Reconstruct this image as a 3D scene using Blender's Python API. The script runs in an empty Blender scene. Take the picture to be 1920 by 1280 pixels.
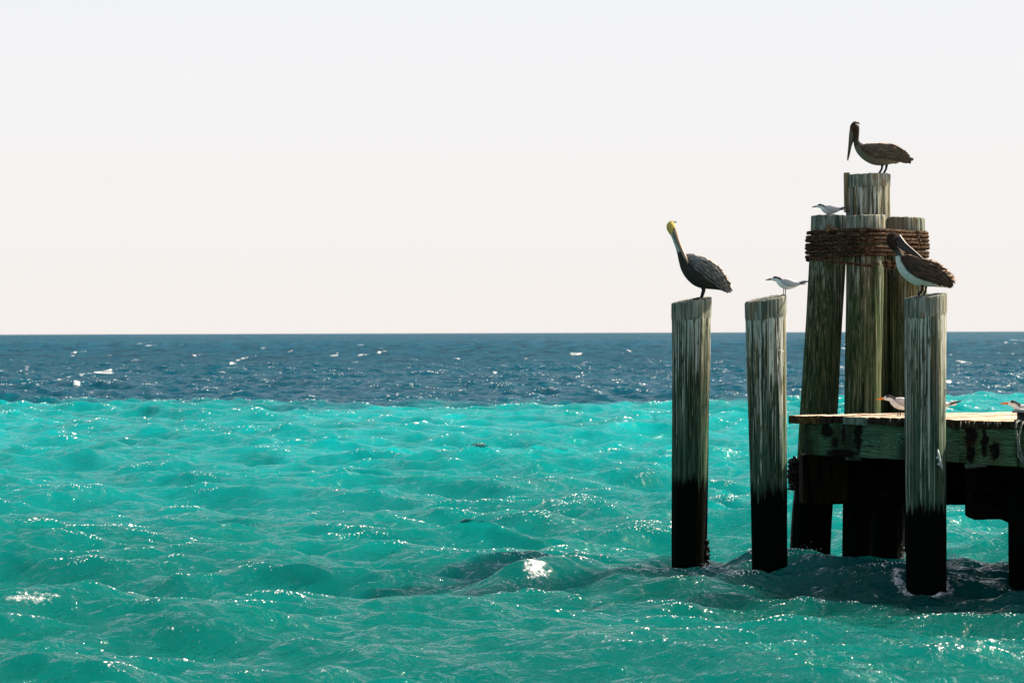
import bpy, math, random
import numpy as np
from mathutils import Vector, Matrix, noise as mnoise

SC = bpy.context.scene
COL = SC.collection
RNG = random.Random(7)
F = 4267.0          # focal length in photo pixels
CAMH = 2.34

# ------------------------------------------------------------------ camera
_a = 0.0031; _p = 16.0 / F
_right = Vector((math.cos(_a), 0, -math.sin(_a)))
_fwd = Vector((0, math.cos(_p), -math.sin(_p)))
_up = _right.cross(_fwd).normalized()
_fwd = _up.cross(_right).normalized()
cd = bpy.data.cameras.new('camera'); cam = bpy.data.objects.new('camera', cd); COL.objects.link(cam)
cd.sensor_width = 36; cd.lens = F / 1920 * 36
cd.clip_start = 0.1; cd.clip_end = 80000
cd.dof.use_dof = True; cd.dof.focus_distance = 22.3; cd.dof.aperture_fstop = 5.6
cam.matrix_world = Matrix(((_right.x, _up.x, -_fwd.x, 0), (_right.y, _up.y, -_fwd.y, 0), (_right.z, _up.z, -_fwd.z, CAMH), (0, 0, 0, 1)))
SC.camera = cam

def P(px, py, D):
    """world point seen at photo pixel (px, py) whose world Y is D"""
    r = _right * ((px - 960) / F) + _up * ((640 - py) / F) + _fwd
    r = r * (D / r.y)
    return Vector((r.x, r.y, r.z + CAMH))

# ------------------------------------------------------------------ helpers
def tag(o, label=None, cat=None, group=None, kind=None):
    if label: o['label'] = label
    if cat: o['category'] = cat
    if group: o['group'] = group
    if kind: o['kind'] = kind
    return o

def empty(name, loc, label, cat, group=None):
    o = bpy.data.objects.new(name, None); COL.objects.link(o); o.location = loc
    o.empty_display_size = 0.1
    return tag(o, label, cat, group)

def mesh_obj(name, V, Fc, mats, parent=None, loc=None, colors=None, midx=None, smooth=True):
    me = bpy.data.meshes.new(name)
    me.from_pydata([tuple(v) for v in V], [], Fc)
    for m in (mats if isinstance(mats, (list, tuple)) else [mats]): me.materials.append(m)
    if midx: me.polygons.foreach_set('material_index', midx)
    me.polygons.foreach_set('use_smooth', [smooth] * len(me.polygons))
    if colors is not None:
        ca = me.color_attributes.new('col', 'FLOAT_COLOR', 'POINT')
        flat = []
        for c in colors: flat += [c[0], c[1], c[2], 1.0]
        ca.data.foreach_set('color', flat)
    me.update()
    o = bpy.data.objects.new(name, me); COL.objects.link(o)
    if parent: o.parent = parent
    if loc is not None: o.location = loc
    return o

class MB:
    def __init__(s): s.V = []; s.F = []; s.C = []; s.M = []
    def add(s, V, F_, col=(1, 1, 1), m=0):
        b = len(s.V); s.V += [Vector(v) for v in V]
        s.F += [tuple(i + b for i in f) for f in F_]
        if isinstance(col, list): s.C += col
        else: s.C += [col] * len(V)
        s.M += [m] * len(F_)
    def build(s, name, mats, parent=None, loc=None, smooth=True):
        return mesh_obj(name, s.V, s.F, mats, parent, loc, s.C, s.M, smooth)

def tube(mb, pts, radii, seg=12, col=(1, 1, 1), m=0, caps=True, shape=None):
    """round tube along pts; shape(ang, station)->factor"""
    pts = [Vector(p) for p in pts]; n = len(pts)
    if not isinstance(radii, (list, tuple)): radii = [radii] * n
    V = []; Fc = []
    t0 = (pts[1] - pts[0]).normalized()
    nrm = t0.orthogonal().normalized()
    for i in range(n):
        t = (pts[min(i + 1, n - 1)] - pts[max(i - 1, 0)]).normalized()
        nrm = (nrm - t * nrm.dot(t)).normalized(); bn = t.cross(nrm)
        for k in range(seg):
            a = 2 * math.pi * k / seg
            f = shape(a, i) if shape else 1.0
            V.append(pts[i] + (nrm * math.cos(a) + bn * math.sin(a)) * radii[i] * f)
    for i in range(n - 1):
        for k in range(seg):
            k2 = (k + 1) % seg
            Fc.append((i * seg + k, i * seg + k2, (i + 1) * seg + k2, (i + 1) * seg + k))
    if caps:
        V.append(pts[0]); V.append(pts[-1]); c0 = len(V) - 2; c1 = c0 + 1
        for k in range(seg):
            k2 = (k + 1) % seg
            Fc.append((c0, k2, k)); Fc.append((c1, (n - 1) * seg + k, (n - 1) * seg + k2))
    mb.add(V, Fc, col, m)

def crom(pts, per):
    """Catmull-Rom resample of rows of numbers"""
    out = []; n = len(pts)
    A = [np.array(p, float) for p in pts]
    for i in range(n - 1):
        p0 = A[max(i - 1, 0)]; p1 = A[i]; p2 = A[i + 1]; p3 = A[min(i + 2, n - 1)]
        for j in range(per):
            t = j / per
            out.append(0.5 * ((2 * p1) + (-p0 + p2) * t + (2 * p0 - 5 * p1 + 4 * p2 - p3) * t * t + (-p0 + 3 * p1 - 3 * p2 + p3) * t ** 3))
    out.append(A[-1]); return out

# ------------------------------------------------------------------ node materials
class NT:
    def __init__(s, name):
        s.m = bpy.data.materials.new(name); s.m.use_nodes = True
        s.t = s.m.node_tree; s.n = s.t.nodes
        s.b = s.n['Principled BSDF']; s.out = s.n['Material Output']
    def node(s, typ, **kw):
        n = s.n.new(typ)
        for k, v in kw.items(): setattr(n, k, v)
        return n
    def link(s, a, b): s.t.links.new(a, b)
    def setin(s, sock, v):
        if hasattr(v, 'is_linked') or isinstance(v, bpy.types.NodeSocket): s.link(v, sock)
        elif isinstance(v, (tuple, list)) and sock.type == 'RGBA' and len(v) == 3: sock.default_value = (*v, 1)
        else: sock.default_value = v
    def math(s, op, a, b=None, c=None, clamp=False):
        n = s.node('ShaderNodeMath', operation=op); n.use_clamp = clamp
        s.setin(n.inputs[0], a)
        if b is not None: s.setin(n.inputs[1], b)
        if c is not None: s.setin(n.inputs[2], c)
        return n.outputs[0]
    def co(s, scale=(1, 1, 1), kind='Object', off=(0, 0, 0)):
        tc = s.node('ShaderNodeTexCoord'); mp = s.node('ShaderNodeMapping')
        s.link(tc.outputs[kind], mp.inputs[0]); mp.inputs['Scale'].default_value = scale; mp.inputs['Location'].default_value = off
        return mp.outputs[0]
    def noise(s, scale=(1, 1, 1), sc=1.0, detail=4, rough=0.55, dist=0.0, off=(0, 0, 0), vec=None):
        n = s.node('ShaderNodeTexNoise'); n.inputs['Scale'].default_value = sc
        n.inputs['Detail'].default_value = detail; n.inputs['Roughness'].default_value = rough; n.inputs['Distortion'].default_value = dist
        s.link(vec if vec is not None else s.co(scale, off=off), n.inputs['Vector'])
        return n.outputs['Fac']
    def ramp(s, fac, stops, interp='LINEAR'):
        n = s.node('ShaderNodeValToRGB'); n.color_ramp.interpolation = interp
        e = n.color_ramp.elements
        while len(e) < len(stops): e.new(0.5)
        for i, (p, c) in enumerate(stops):
            e[i].position = p; e[i].color = (*c, 1) if not isinstance(c, (int, float)) else (c, c, c, 1)
        s.setin(n.inputs[0], fac); return n.outputs[0]
    def mix(s, fac, a, b, mode='MIX'):
        n = s.node('ShaderNodeMix', data_type='RGBA', blend_type=mode)
        s.setin(n.inputs[0], fac); s.setin(n.inputs[6], a); s.setin(n.inputs[7], b)
        return n.outputs[2]
    def smooth(s, v, lo, hi):
        n = s.node('ShaderNodeMapRange', interpolation_type='SMOOTHSTEP')
        s.setin(n.inputs[0], v); s.setin(n.inputs[1], lo); s.setin(n.inputs[2], hi)
        return n.outputs[0]
    def z(s, axis=2, kind='Object'):
        tc = s.node('ShaderNodeTexCoord'); sp = s.node('ShaderNodeSeparateXYZ')
        s.link(tc.outputs[kind], sp.inputs[0]); return sp.outputs[axis]
    def bump(s, h, strength=0.5, dist=0.01, prev=None):
        n = s.node('ShaderNodeBump'); n.inputs['Strength'].default_value = strength; n.inputs['Distance'].default_value = dist
        s.link(h, n.inputs['Height'])
        if prev is not None: s.link(prev, n.inputs['Normal'])
        return n.outputs[0]
    def done(s, color=None, rough=None, normal=None, **kw):
        if color is not None: s.setin(s.b.inputs['Base Color'], color)
        if rough is not None: s.setin(s.b.inputs['Roughness'], rough)
        if normal is not None: s.link(normal, s.b.inputs['Normal'])
        for k, v in kw.items(): s.setin(s.b.inputs[k], v)
        return s.m

def pile_material(name, ztop, seed, zdark=0.86, drips=1.0, dripL=2.2, green=0.5, tan=0.5, olive=0):
    n = NT(name); o = (seed * 3.7, seed * 1.9, seed * 0.7)
    z = n.z()
    depth = n.math('SUBTRACT', ztop, z)
    grain = n.noise((46, 46, 0.8), detail=6, rough=.65, off=o, dist=0.25)
    fine = n.noise((120, 120, 2.5), detail=4, off=o)
    patch = n.noise((5, 5, 1.6), detail=4, off=o)
    wood = n.ramp(grain, [(0.34, (0.012, 0.013, 0.008)), (0.48, (0.040, 0.044, 0.028)), (0.61, (0.10 + .04 * tan, 0.092 + .02 * tan, 0.048)), (0.72, (0.38, 0.33, 0.20))])
    alg = n.ramp(grain, [(0.36, (0.009, 0.024, 0.015)), (0.52, (0.026, 0.072, 0.045)), (0.68, (0.085, 0.155, 0.10))])
    if olive: alg = n.ramp(grain, [(0.36, (0.008, 0.015, 0.006)), (0.50, (0.032, 0.058, 0.026)), (0.62, (0.095, 0.118, 0.056)), (0.74, (0.25, 0.24, 0.14))])
    clump = n.smooth(n.noise((7, 7, .25), detail=2, off=(o[1], o[0], 3)), .36, .60)
    gf = n.math('ADD', n.math('MULTIPLY', n.smooth(patch, 0.38, 0.62), green), n.smooth(depth, 0.5, 1.7), clamp=True)
    c = n.mix(n.math('MULTIPLY', gf, 0.9), wood, alg)
    c = n.mix(n.math('MULTIPLY', n.smooth(fine, 0.56, 0.70), 0.5), c, (0.26, 0.25, 0.18))
    c = n.mix(n.math('MULTIPLY', n.smooth(fine, 0.46, 0.34), 0.6), c, (0.008, 0.010, 0.006))
    # droppings running down from the top
    thr = n.math('ADD', 0.495, n.math('MULTIPLY', depth, 0.16 / dripL))
    for k, (sx, wd) in enumerate(((56, .025), (130, .03))):
        dn = n.noise((sx, sx, 0.33 + .2 * k), detail=3 if k else 2, rough=.6, off=(o[0] + 9 * k, o[1], o[2]), dist=0.15)
        brk = n.noise((30, 30, 5), detail=4, off=(k * 5 + o[0], 0, 0))
        d = n.math('SUBTRACT', dn, thr)
        msk = n.math('MULTIPLY', n.smooth(d, 0.0, wd), n.smooth(brk, 0.36, 0.52))
        msk = n.math('MULTIPLY', n.math('MULTIPLY', msk, n.math('ADD', .30, n.math('MULTIPLY', clump, .70))), drips * (0.8 if k == 0 else 0.8), clamp=True)
        c = n.mix(msk, c, (0.58, 0.60, 0.53))
    # wet weed below the splash line
    rag = n.noise((20, 20, 1.6), detail=6, rough=.7, off=o)
    edge = n.math('ADD', zdark - 0.30, n.math('MULTIPLY', rag, 0.60))
    dk = n.smooth(z, n.math('ADD', edge, 0.07), n.math('SUBTRACT', edge, 0.045))
    c = n.mix(dk, c, (0.0018, 0.0024, 0.002))
    h = n.math('ADD', n.math('MULTIPLY', grain, 1.0), n.math('MULTIPLY', fine, 0.5))
    nb = n.bump(h, 0.5, 0.014)
    return n.done(c, 0.9, nb, **{'Specular IOR Level': 0.04})

def cap_material(name, seed):
    n = NT(name); o = (seed * 2.3, seed, 0)
    g = n.noise((38, 38, 1.6), detail=5, off=o)
    p = n.noise((7, 7, 3), detail=4, off=o)
    c = n.ramp(g, [(0.32, (0.03, 0.042, 0.034)), (0.45, (0.14, 0.16, 0.128)), (0.6, (0.31, 0.31, 0.25)), (0.75, (0.50, 0.47, 0.39))])
    c = n.mix(n.math('MULTIPLY', n.smooth(p, 0.5, 0.62), 0.45), c, (0.03, 0.065, 0.052))
    c = n.mix(n.math('MULTIPLY', n.smooth(p, 0.44, 0.36), 0.6), c, (0.20, 0.12, 0.06))
    nb = n.bump(g, 0.8, 0.015)
    return n.done(c, 0.9, nb, **{'Specular IOR Level': 0.1})

def beam_material(name, base=(0.042, 0.105, 0.064), stains=(), dark=1.0, seed=0.0):
    """timber with long wavy grain; stains = (x, z, halfwidth, halfheight, drip) in the beam's own axes"""
    n = NT(name)
    warp = n.noise((1.6, 3, 5.5), detail=3, off=(seed, seed, 0))
    z = n.z(2); x = n.z(0)
    ph = n.math('ADD', n.math('MULTIPLY', z, 330), n.math('MULTIPLY', warp, 85.0))
    ph = n.math('ADD', ph, n.math('MULTIPLY', x, 6))
    lines = n.math('SINE', ph)
    grain = n.noise((2.5, 30, 60), detail=4, off=(seed, 0, 0))
    f = n.math('ADD', n.math('MULTIPLY', lines, 0.22), grain)
    b = tuple(v * dark for v in base)
    c = n.ramp(f, [(0.22, tuple(v * .32 for v in b)), (0.48, b), (0.78, tuple(v * 1.75 for v in b))])
    patch = n.noise((2.3, 2.3, 1.0), detail=4, off=(seed + 3, 0, 0))
    c = n.mix(n.math('MULTIPLY', n.smooth(patch, 0.46, 0.60), 0.85), c, (0.012 * dark, 0.016 * dark, 0.009 * dark))
    c = n.mix(n.math('MULTIPLY', n.smooth(patch, 0.46, 0.34), 0.35), c, (0.13 * dark, 0.17 * dark, 0.11 * dark))
    jit = n.noise((14, 14, 14), detail=4)
    for (sx, sz, hw, hh, rust) in stains:
        dx = n.math('DIVIDE', n.math('ADD', n.math('SUBTRACT', x, sx), n.math('MULTIPLY', n.math('SUBTRACT', jit, .5), .16)), hw)
        dz = n.math('DIVIDE', n.math('SUBTRACT', z, sz), hh)
        r = n.math('SQRT', n.math('ADD', n.math('MULTIPLY', dx, dx), n.math('MULTIPLY', dz, dz)))
        if rust: c = n.mix(n.math('MULTIPLY', n.smooth(r, 1.8, 0.8), 0.45), c, (0.045, 0.020, 0.006))
        c = n.mix(n.smooth(r, 1.15, 0.7), c, (0.004, 0.004, 0.003))
    nb = n.bump(f, 0.5, 0.008)
    return n.done(c, 0.85, nb, **{'Specular IOR Level': 0.12})

def simple(name, c1, c2, scale=(10, 10, 10), rough=0.8, bump=0.3, spec=0.2, metal=0.0, lo=.35, hi=.65):
    n = NT(name); g = n.noise(scale, detail=5)
    c = n.ramp(g, [(lo, c1), (hi, c2)])
    return n.done(c, rough, n.bump(g, bump, 0.01), **{'Specular IOR Level': spec, 'Metallic': metal})

def feather_material(name, amp=1.5):
    n = NT(name)
    at = n.node('ShaderNodeAttribute', attribute_name='col')
    g = n.noise((40, 90, 110), detail=4, dist=.6)
    g2 = n.noise((16, 36, 46), detail=3, dist=.8)
    f = n.math('ADD', n.math('MULTIPLY', n.smooth(g, 0.3, 0.7), 0.55), n.math('MULTIPLY', n.smooth(g2, 0.3, 0.7), 0.45))
    f = n.math('ADD', n.math('MULTIPLY', f, amp), 1.0 - amp * .5)
    mul = n.node('ShaderNodeVectorMath', operation='SCALE'); n.link(at.outputs['Color'], mul.inputs[0]); n.link(f, mul.inputs['Scale'])
    return n.done(mul.outputs[0], 0.75, n.bump(g, 0.35, 0.004), **{'Specular IOR Level': 0.15})

FEATHER = feather_material('feathers', 1.15); PLUM = feather_material('body_plumage', .6); SOFT = feather_material('smooth_feathers', .35)
def horn_material():
    n = NT('bill_and_skin'); at = n.node('ShaderNodeAttribute', attribute_name='col')
    return n.done(at.outputs['Color'], 0.45, None, **{'Specular IOR Level': 0.35})
HORN = horn_material()
EYE = simple('eye_black', (0.01, 0.01, 0.01), (0.015, 0.012, 0.01), rough=0.15, spec=0.5, bump=0.0)

# ------------------------------------------------------------------ piles
def make_pile(name, label, base, top, r0, r1, slant=(0, 0), cap=0.17, seed=1, group=None, mat=None, grow=(), zb=-1.6, capmat=True):
    """base/top: world points (base at water level z=0)."""
    root = empty(name, (base.x, base.y, 0), label, 'wooden pile', group)
    ax = Vector((top.x - base.x, top.y - base.y, 0)); H = top.z
    seg = 96; rows = 64
    rn = random.Random(seed)
    cuts = [(rn.uniform(0, 2 * math.pi), rn.uniform(.004, .013), rn.uniform(.015, .035), rn.uniform(.2, 1.0)) for _ in range(9)]
    def rad(a, z):
        t = max(0, min(1, z / H)); r = r0 + (r1 - r0) * t
        q = Vector((math.cos(a) * 3.0, math.sin(a) * 3.0, z * 0.7 + seed * 7))
        r += 0.012 * mnoise.noise(q) + 0.004 * mnoise.noise(Vector((math.cos(a) * 22, math.sin(a) * 22, z * 1.2 + seed)))
        for (ca, dp, w, ln) in cuts:      # drying checks
            da = (a - ca + math.pi) % (2 * math.pi) - math.pi + .05 * math.sin(z * 3 + ca)
            fade = max(0.0, min(1.0, (z - (H - H * ln)) / .25))
            r -= dp * math.exp(-(da / w) ** 2) * fade
        return r
    def pt(a, z, dr=0.0, follow=True):
        r = rad(a, z) + dr; t = z / H
        x = ax.x * t + math.cos(a) * r; y = ax.y * t + math.sin(a) * r
        zz = z
        k = max(0.0, (z - (H - 0.6)) / 0.6)
        zz += k * (slant[0] * math.cos(a) * r + slant[1] * math.sin(a) * r)
        return Vector((x, y, zz))
    V = []; Fc = []
    for i in range(rows + 1):
        z = zb + (H - zb) * i / rows
        for k in range(seg): V.append(pt(2 * math.pi * k / seg, z))
    for i in range(rows):
        for k in range(seg):
            k2 = (k + 1) % seg
            Fc.append((i * seg + k, i * seg + k2, (i + 1) * seg + k2, (i + 1) * seg + k))
    # end grain: concentric rings
    last = rows * seg; ctr = Vector((ax.x, ax.y, H))
    for q in (0.97, 0.6, 0.25):
        b = len(V)
        for k in range(seg):
            p = V[rows * seg + k]; v = ctr.lerp(p, q)
            v.z += (0.004 if q > .9 else 0.006 + 0.008 * mnoise.noise(Vector((math.cos(k * .065) * 4 * q, math.sin(k * .065) * 4 * q, seed))))
            V.append(v)
        for k in range(seg):
            k2 = (k + 1) % seg; Fc.append((last + k, last + k2, b + k2, b + k))
        last = b
    V.append(ctr + Vector((0, 0, .006))); c = len(V) - 1
    for k in range(seg): Fc.append((last + k, last + (k + 1) % seg, c))
    mesh_obj('shaft', V, Fc, mat, root)
    # pale crust over the head of the pile, ragged lower edge
    if capmat:
        V = []; Fc = []; seg2 = 144
        rr = 5
        for i in range(rr + 1):
            for k in range(seg2):
                a = 2 * math.pi * k / seg2
                jag = 0.018 * mnoise.noise(Vector((math.cos(a) * 9, math.sin(a) * 9, seed * 3))) + (0.02 * max(0, mnoise.noise(Vector((math.cos(a) * 24, math.sin(a) * 24, seed + 50)))))
                zl = H - cap - jag; z = zl + (H - zl) * i / rr
                dr = 0.0045 + 0.003 * mnoise.noise(Vector((math.cos(a) * 14, math.sin(a) * 14, z * 9)))
                if i == 0: dr = 0.001
                V.append(pt(a, z, dr))
        for i in range(rr):
            for k in range(seg2):
                k2 = (k + 1) % seg2
                Fc.append((i * seg2 + k, i * seg2 + k2, (i + 1) * seg2 + k2, (i + 1) * seg2 + k))
        last = rr * seg2
        for q, dz in ((0.985, 0.011), (0.7, 0.018), (0.35, 0.018)):
            b = len(V)
            for k in range(seg2):
                v = ctr.lerp(V[rr * seg2 + k], q); v.z += dz + 0.010 * mnoise.noise(Vector((v.x * 22, v.y * 22, seed)))
                V.append(v)
            for k in range(seg2):
                k2 = (k + 1) % seg2; Fc.append((last + k, last + k2, b + k2, b + k))
            last = b
        V.append(ctr + Vector((0, 0, .02))); c = len(V) - 1
        for k in range(seg2): Fc.append((last + k, last + (k + 1) % seg2, c))
        mesh_obj('crusted_top', V, Fc, cap_material('crust_%d' % seed, seed), root)
    if grow:
        mb = MB()
        for (a, z, s) in grow:
            p = pt(a, z); shell(mb, p + Vector((math.cos(a) * s * .3, math.sin(a) * s * .3, 0)), s)
        mb.build('barnacle_crust', BARN, root)
    return root

BARN = simple('barnacle_black', (0.004, 0.005, 0.005), (0.02, 0.018, 0.015), (40, 40, 40), 0.6)
def shell(mb, p, s, rn=RNG):
    n = 7; V = []; Fc = []
    for j, (r, z) in enumerate(((1, -.6), (1.05, 0), (.7, .6), (.15, .8))):
        for k in range(n):
            a = 2 * math.pi * k / n
            f = r * rn.uniform(.8, 1.15)
            V.append(Vector(p) + Vector((math.cos(a) * f * s, math.sin(a) * f * s, z * s)))
    for j in range(3):
        for k in range(n):
            k2 = (k + 1) % n; Fc.append((j * n + k, j * n + k2, (j + 1) * n + k2, (j + 1) * n + k))
    Fc.append(tuple(3 * n + k for k in range(n))); mb.add(V, Fc)

G1 = 'mooring piles standing in the water'
def px_pile(name, label, bx, tx, ty, D, wb, wt, seed, slant, Dt=None, **kw):
    """bx: pixel centre at waterline, tx,ty: centre of top; wb, wt: widths in px"""
    Dt = Dt or D
    b = P(bx, 624 + CAMH * F / D, D); t = P(tx, ty, Dt)
    ztop = t.z
    mk = {k: kw.pop(k) for k in list(kw) if k in ('zdark', 'drips', 'dripL', 'green', 'tan', 'olive')}
    m = pile_material('pile_timber_%d' % seed, ztop, seed, **mk)
    return make_pile(name, label, b, t, wb / 2 * D / F, wt / 2 * Dt / F, slant, seed=seed, mat=m, **kw)

px_pile('mooring_pile', 'weathered pile topped by the yellow-headed pelican', 1292, 1296.5, 565, 22.46, 65, 72, 1, (0.17, .08), group=G1, dripL=1.25, zdark=.88,
        grow=[(0.0 + RNG.uniform(-.5, .3), .02 + RNG.uniform(0, .32), RNG.uniform(.012, .026)) for _ in range(22)])
px_pile('mooring_pile', 'weathered pile between the lone pelican pile and the deck, with a tern on it', 1444, 1435.5, 562, 21.85, 66, 76, 2, (0.19, .08), group=G1, zdark=.83, dripL=1.9, tan=1.2, drips=1.2)
px_pile('mooring_pile', 'thick streaked pile in front of the deck with the white-bellied pelican on top', 1736, 1735, 557, 20.67, 74, 75, 3, (0.15, .06), group=G1, zdark=.73, dripL=2.6, drips=1.1)
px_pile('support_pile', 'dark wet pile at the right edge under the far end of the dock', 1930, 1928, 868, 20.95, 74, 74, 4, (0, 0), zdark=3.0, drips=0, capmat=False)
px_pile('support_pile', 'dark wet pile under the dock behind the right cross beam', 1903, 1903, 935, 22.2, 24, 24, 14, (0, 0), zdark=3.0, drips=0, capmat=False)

G2 = 'roped cluster piles behind the deck'
px_pile('cluster_pile', 'leaning left pile of the roped cluster, with a tern on its top', 1519, 1556.5, 407, 23.55, 73, 67, 5, (-.02, 0), Dt=23.75, group=G2, olive=1, cap=.14, drips=.45, dripL=1.2, green=1.1, zdark=.95)
px_pile('cluster_pile', 'middle front pile of the roped cluster, wound with rope', 1613, 1623.5, 407, 23.2, 66, 71, 6, (.03, 0), Dt=23.32, group=G2, olive=1, cap=.15, drips=.45, dripL=1.2, green=1.1, zdark=.95)
px_pile('cluster_pile', 'right pile of the roped cluster, partly behind a pelican', 1712, 1696, 411, 23.7, 76, 73, 7, (-.03, 0), Dt=23.8, group=G2, olive=1, cap=.16, drips=.4, dripL=1.2, green=.3, tan=1.2, zdark=.95)
px_pile('cluster_pile', 'tallest pile rising above the roped cluster, with a pelican on its flat top', 1634, 1627, 330, 23.85, 72, 81, 8, (.03, 0), Dt=23.86, group=G2, olive=1, cap=.12, drips=1.1, dripL=1.5, tan=1.3, green=.25, zdark=1.2)

# plank strip nailed on the tall pile
def box(mb, x0, x1, y0, y1, z0, z1, col=(1, 1, 1), jit=0.0):
    V = [Vector((x, y, z)) + Vector([RNG.uniform(-jit, jit) for _ in range(3)]) for x in (x0, x1) for y in (y0, y1) for z in (z0, z1)]
    mb.add(V, [(0, 1, 3, 2), (4, 6, 7, 5), (0, 4, 5, 1), (2, 3, 7, 6), (0, 2, 6, 4), (1, 5, 7, 3)], col)

def bevel(o, w=0.004, seg=2):
    m = o.modifiers.new('bevel', 'BEVEL'); m.width = w; m.segments = seg; m.limit_method = 'ANGLE'
    return o

tanwood = simple('tan_plank', (0.10, 0.075, 0.04), (0.33, 0.26, 0.16), (30, 30, 2.5), 0.85, 0.5, .1)
c0 = P(1588, 398, 23.86); c1 = P(1588, 326, 23.86)
mb = MB(); box(mb, -.03, .018, -.05, .05, 0, c1.z - c0.z + .01, jit=.002)
o = bevel(mb.build('wooden_batten', tanwood, None, (c0.x, c0.y - .03, c0.z), smooth=False)); tag(o, 'narrow tan batten fixed to the side of the tallest pile', 'batten')

# ------------------------------------------------------------------ rope lashings
def rope_material(name, dark=1.0):
    n = NT(name); at = n.node('ShaderNodeAttribute', attribute_name='col')
    g = n.noise((25, 25, 60), detail=5, rough=.7); p = n.noise((5, 5, 5), detail=3)
    c = n.ramp(g, [(0.34, (0.008 * dark, 0.005 * dark, 0.003 * dark)), (0.50, (0.062 * dark, 0.033 * dark, 0.019 * dark)), (0.60, (0.20 * dark, 0.115 * dark, 0.065 * dark)), (0.70, (0.50 * dark, 0.40 * dark, 0.28 * dark))])
    c = n.mix(n.math('MULTIPLY', n.smooth(p, .5, .65), .5), c, (0.018 * dark, 0.010 * dark, 0.006 * dark))
    c = n.mix(1.0, c, at.outputs['Color'], 'MULTIPLY')
    return n.done(c, .9, n.bump(g, .8, .006), **{'Specular IOR Level': .1})
ROPE = rope_material('brown_rope', .8); ROPEWET = rope_material('wet_black_rope', .12)

def rope(mb, pts, r, pitch=0.085, seg=15, closed=False):
    pts = [Vector(p) for p in pts]; n = len(pts)
    ds = [0.0]
    for i in range(1, n): ds.append(ds[-1] + (pts[i] - pts[i - 1]).length)
    V = []; Fc = []; C = []
    for i in range(n):
        t = (pts[min(i + 1, n - 1)] - pts[max(i - 1, 0)]).normalized()
        up = Vector((0, 0, 1)) if abs(t.z) < .9 else Vector((0, 1, 0))
        bn = t.cross(up).normalized(); nr = bn.cross(t)
        tw = 2 * math.pi * ds[i] / pitch
        for k in range(seg):
            a = 2 * math.pi * k / seg
            w = abs(math.cos(1.5 * (a - tw)))
            f = 0.68 + 0.38 * w
            C.append((.12 + 1.05 * w,) * 3)
            V.append(pts[i] + (nr * math.cos(a) + bn * math.sin(a)) * r * f)
    for i in range(n - 1):
        for k in range(seg):
            k2 = (k + 1) % seg
            Fc.append((i * seg + k, (i + 1) * seg + k, (i + 1) * seg + k2, i * seg + k2))
    Fc.append(tuple(range(seg))); Fc.append(tuple((n - 1) * seg + k for k in reversed(range(seg))))
    mb.add(V, Fc, C)

def hull(circles, pad):
    pts = []
    for (x, y, r) in circles:
        for k in range(48):
            a = 2 * math.pi * k / 48; pts.append((x + math.cos(a) * (r + pad), y + math.sin(a) * (r + pad)))
    pts = sorted(set(pts))
    def half(ps):
        h = []
        for p in ps:
            while len(h) >= 2 and (h[-1][0] - h[-2][0]) * (p[1] - h[-2][1]) - (h[-1][1] - h[-2][1]) * (p[0] - h[-2][0]) <= 0: h.pop()
            h.append(p)
        return h
    lo = half(pts); up = half(reversed(pts)); H = lo[:-1] + up[:-1]
    return H

def loop_sampler(H):
    n = len(H); L = [0]
    for i in range(n):
        a = H[i]; b = H[(i + 1) % n]; L.append(L[-1] + math.hypot(b[0] - a[0], b[1] - a[1]))
    tot = L[-1]
    def f(s):
        s = s % tot
        import bisect
        i = min(bisect.bisect_right(L, s) - 1, n - 1)
        t = (s - L[i]) / max(1e-9, L[i + 1] - L[i]); a = H[i]; b = H[(i + 1) % n]
        return a[0] + (b[0] - a[0]) * t, a[1] + (b[1] - a[1]) * t
    return f, tot

def circ(px, py, D, w): p = P(px, py, D); return (p.x, p.y, w / 2 * D / F)

rc = [circ(1551, 458, 23.73, 68), circ(1621, 458, 23.31, 71), circ(1698, 458, 23.8, 74), circ(1627, 458, 23.86, 80)]
RL = 0.0195
fs, tot = loop_sampler(hull(rc, RL * .55))
zc_top = P(1620, 434, 23.4).z; zc_bot = P(1620, 486, 23.4).z
root = empty('rope_lashing', (rc[1][0], rc[1][1], 0), 'brown twisted rope wound round the top of the pile cluster', 'rope')
def rel(p, r0): return Vector(p) - Vector(r0.location)
mb = MB(); turns = 7; pts = []
rn = random.Random(3)
NS = int(turns * tot / 0.011)
for i in range(NS):
    s = i / NS * turns * tot; tn = s / tot
    x, y = fs(s)
    k = tn % 1.0
    # advance between turns happens mostly at the back
    step = int(tn) + max(0, min(1, (k - .6) / .35))
    z = zc_top - (zc_top - zc_bot) * step / (turns - .0)
    wob = .006 * math.sin(tn * 9.1 + step) + .007 * mnoise.noise(Vector((s * .9, step * 3, 1)))
    bulge = .0 + .014 * math.sin(math.pi * min(1, step / turns)) + .012 * mnoise.noise(Vector((s * 1.7, 4, 9)))
    cx, cy = rc[1][0], rc[1][1] + .3
    d = Vector((x - cx, y - cy)).normalized()
    pts.append(rel((x + d.x * bulge, y + d.y * bulge, z + wob), root))
rope(mb, pts, RL); mb.build('coil', ROPE, root)
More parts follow.
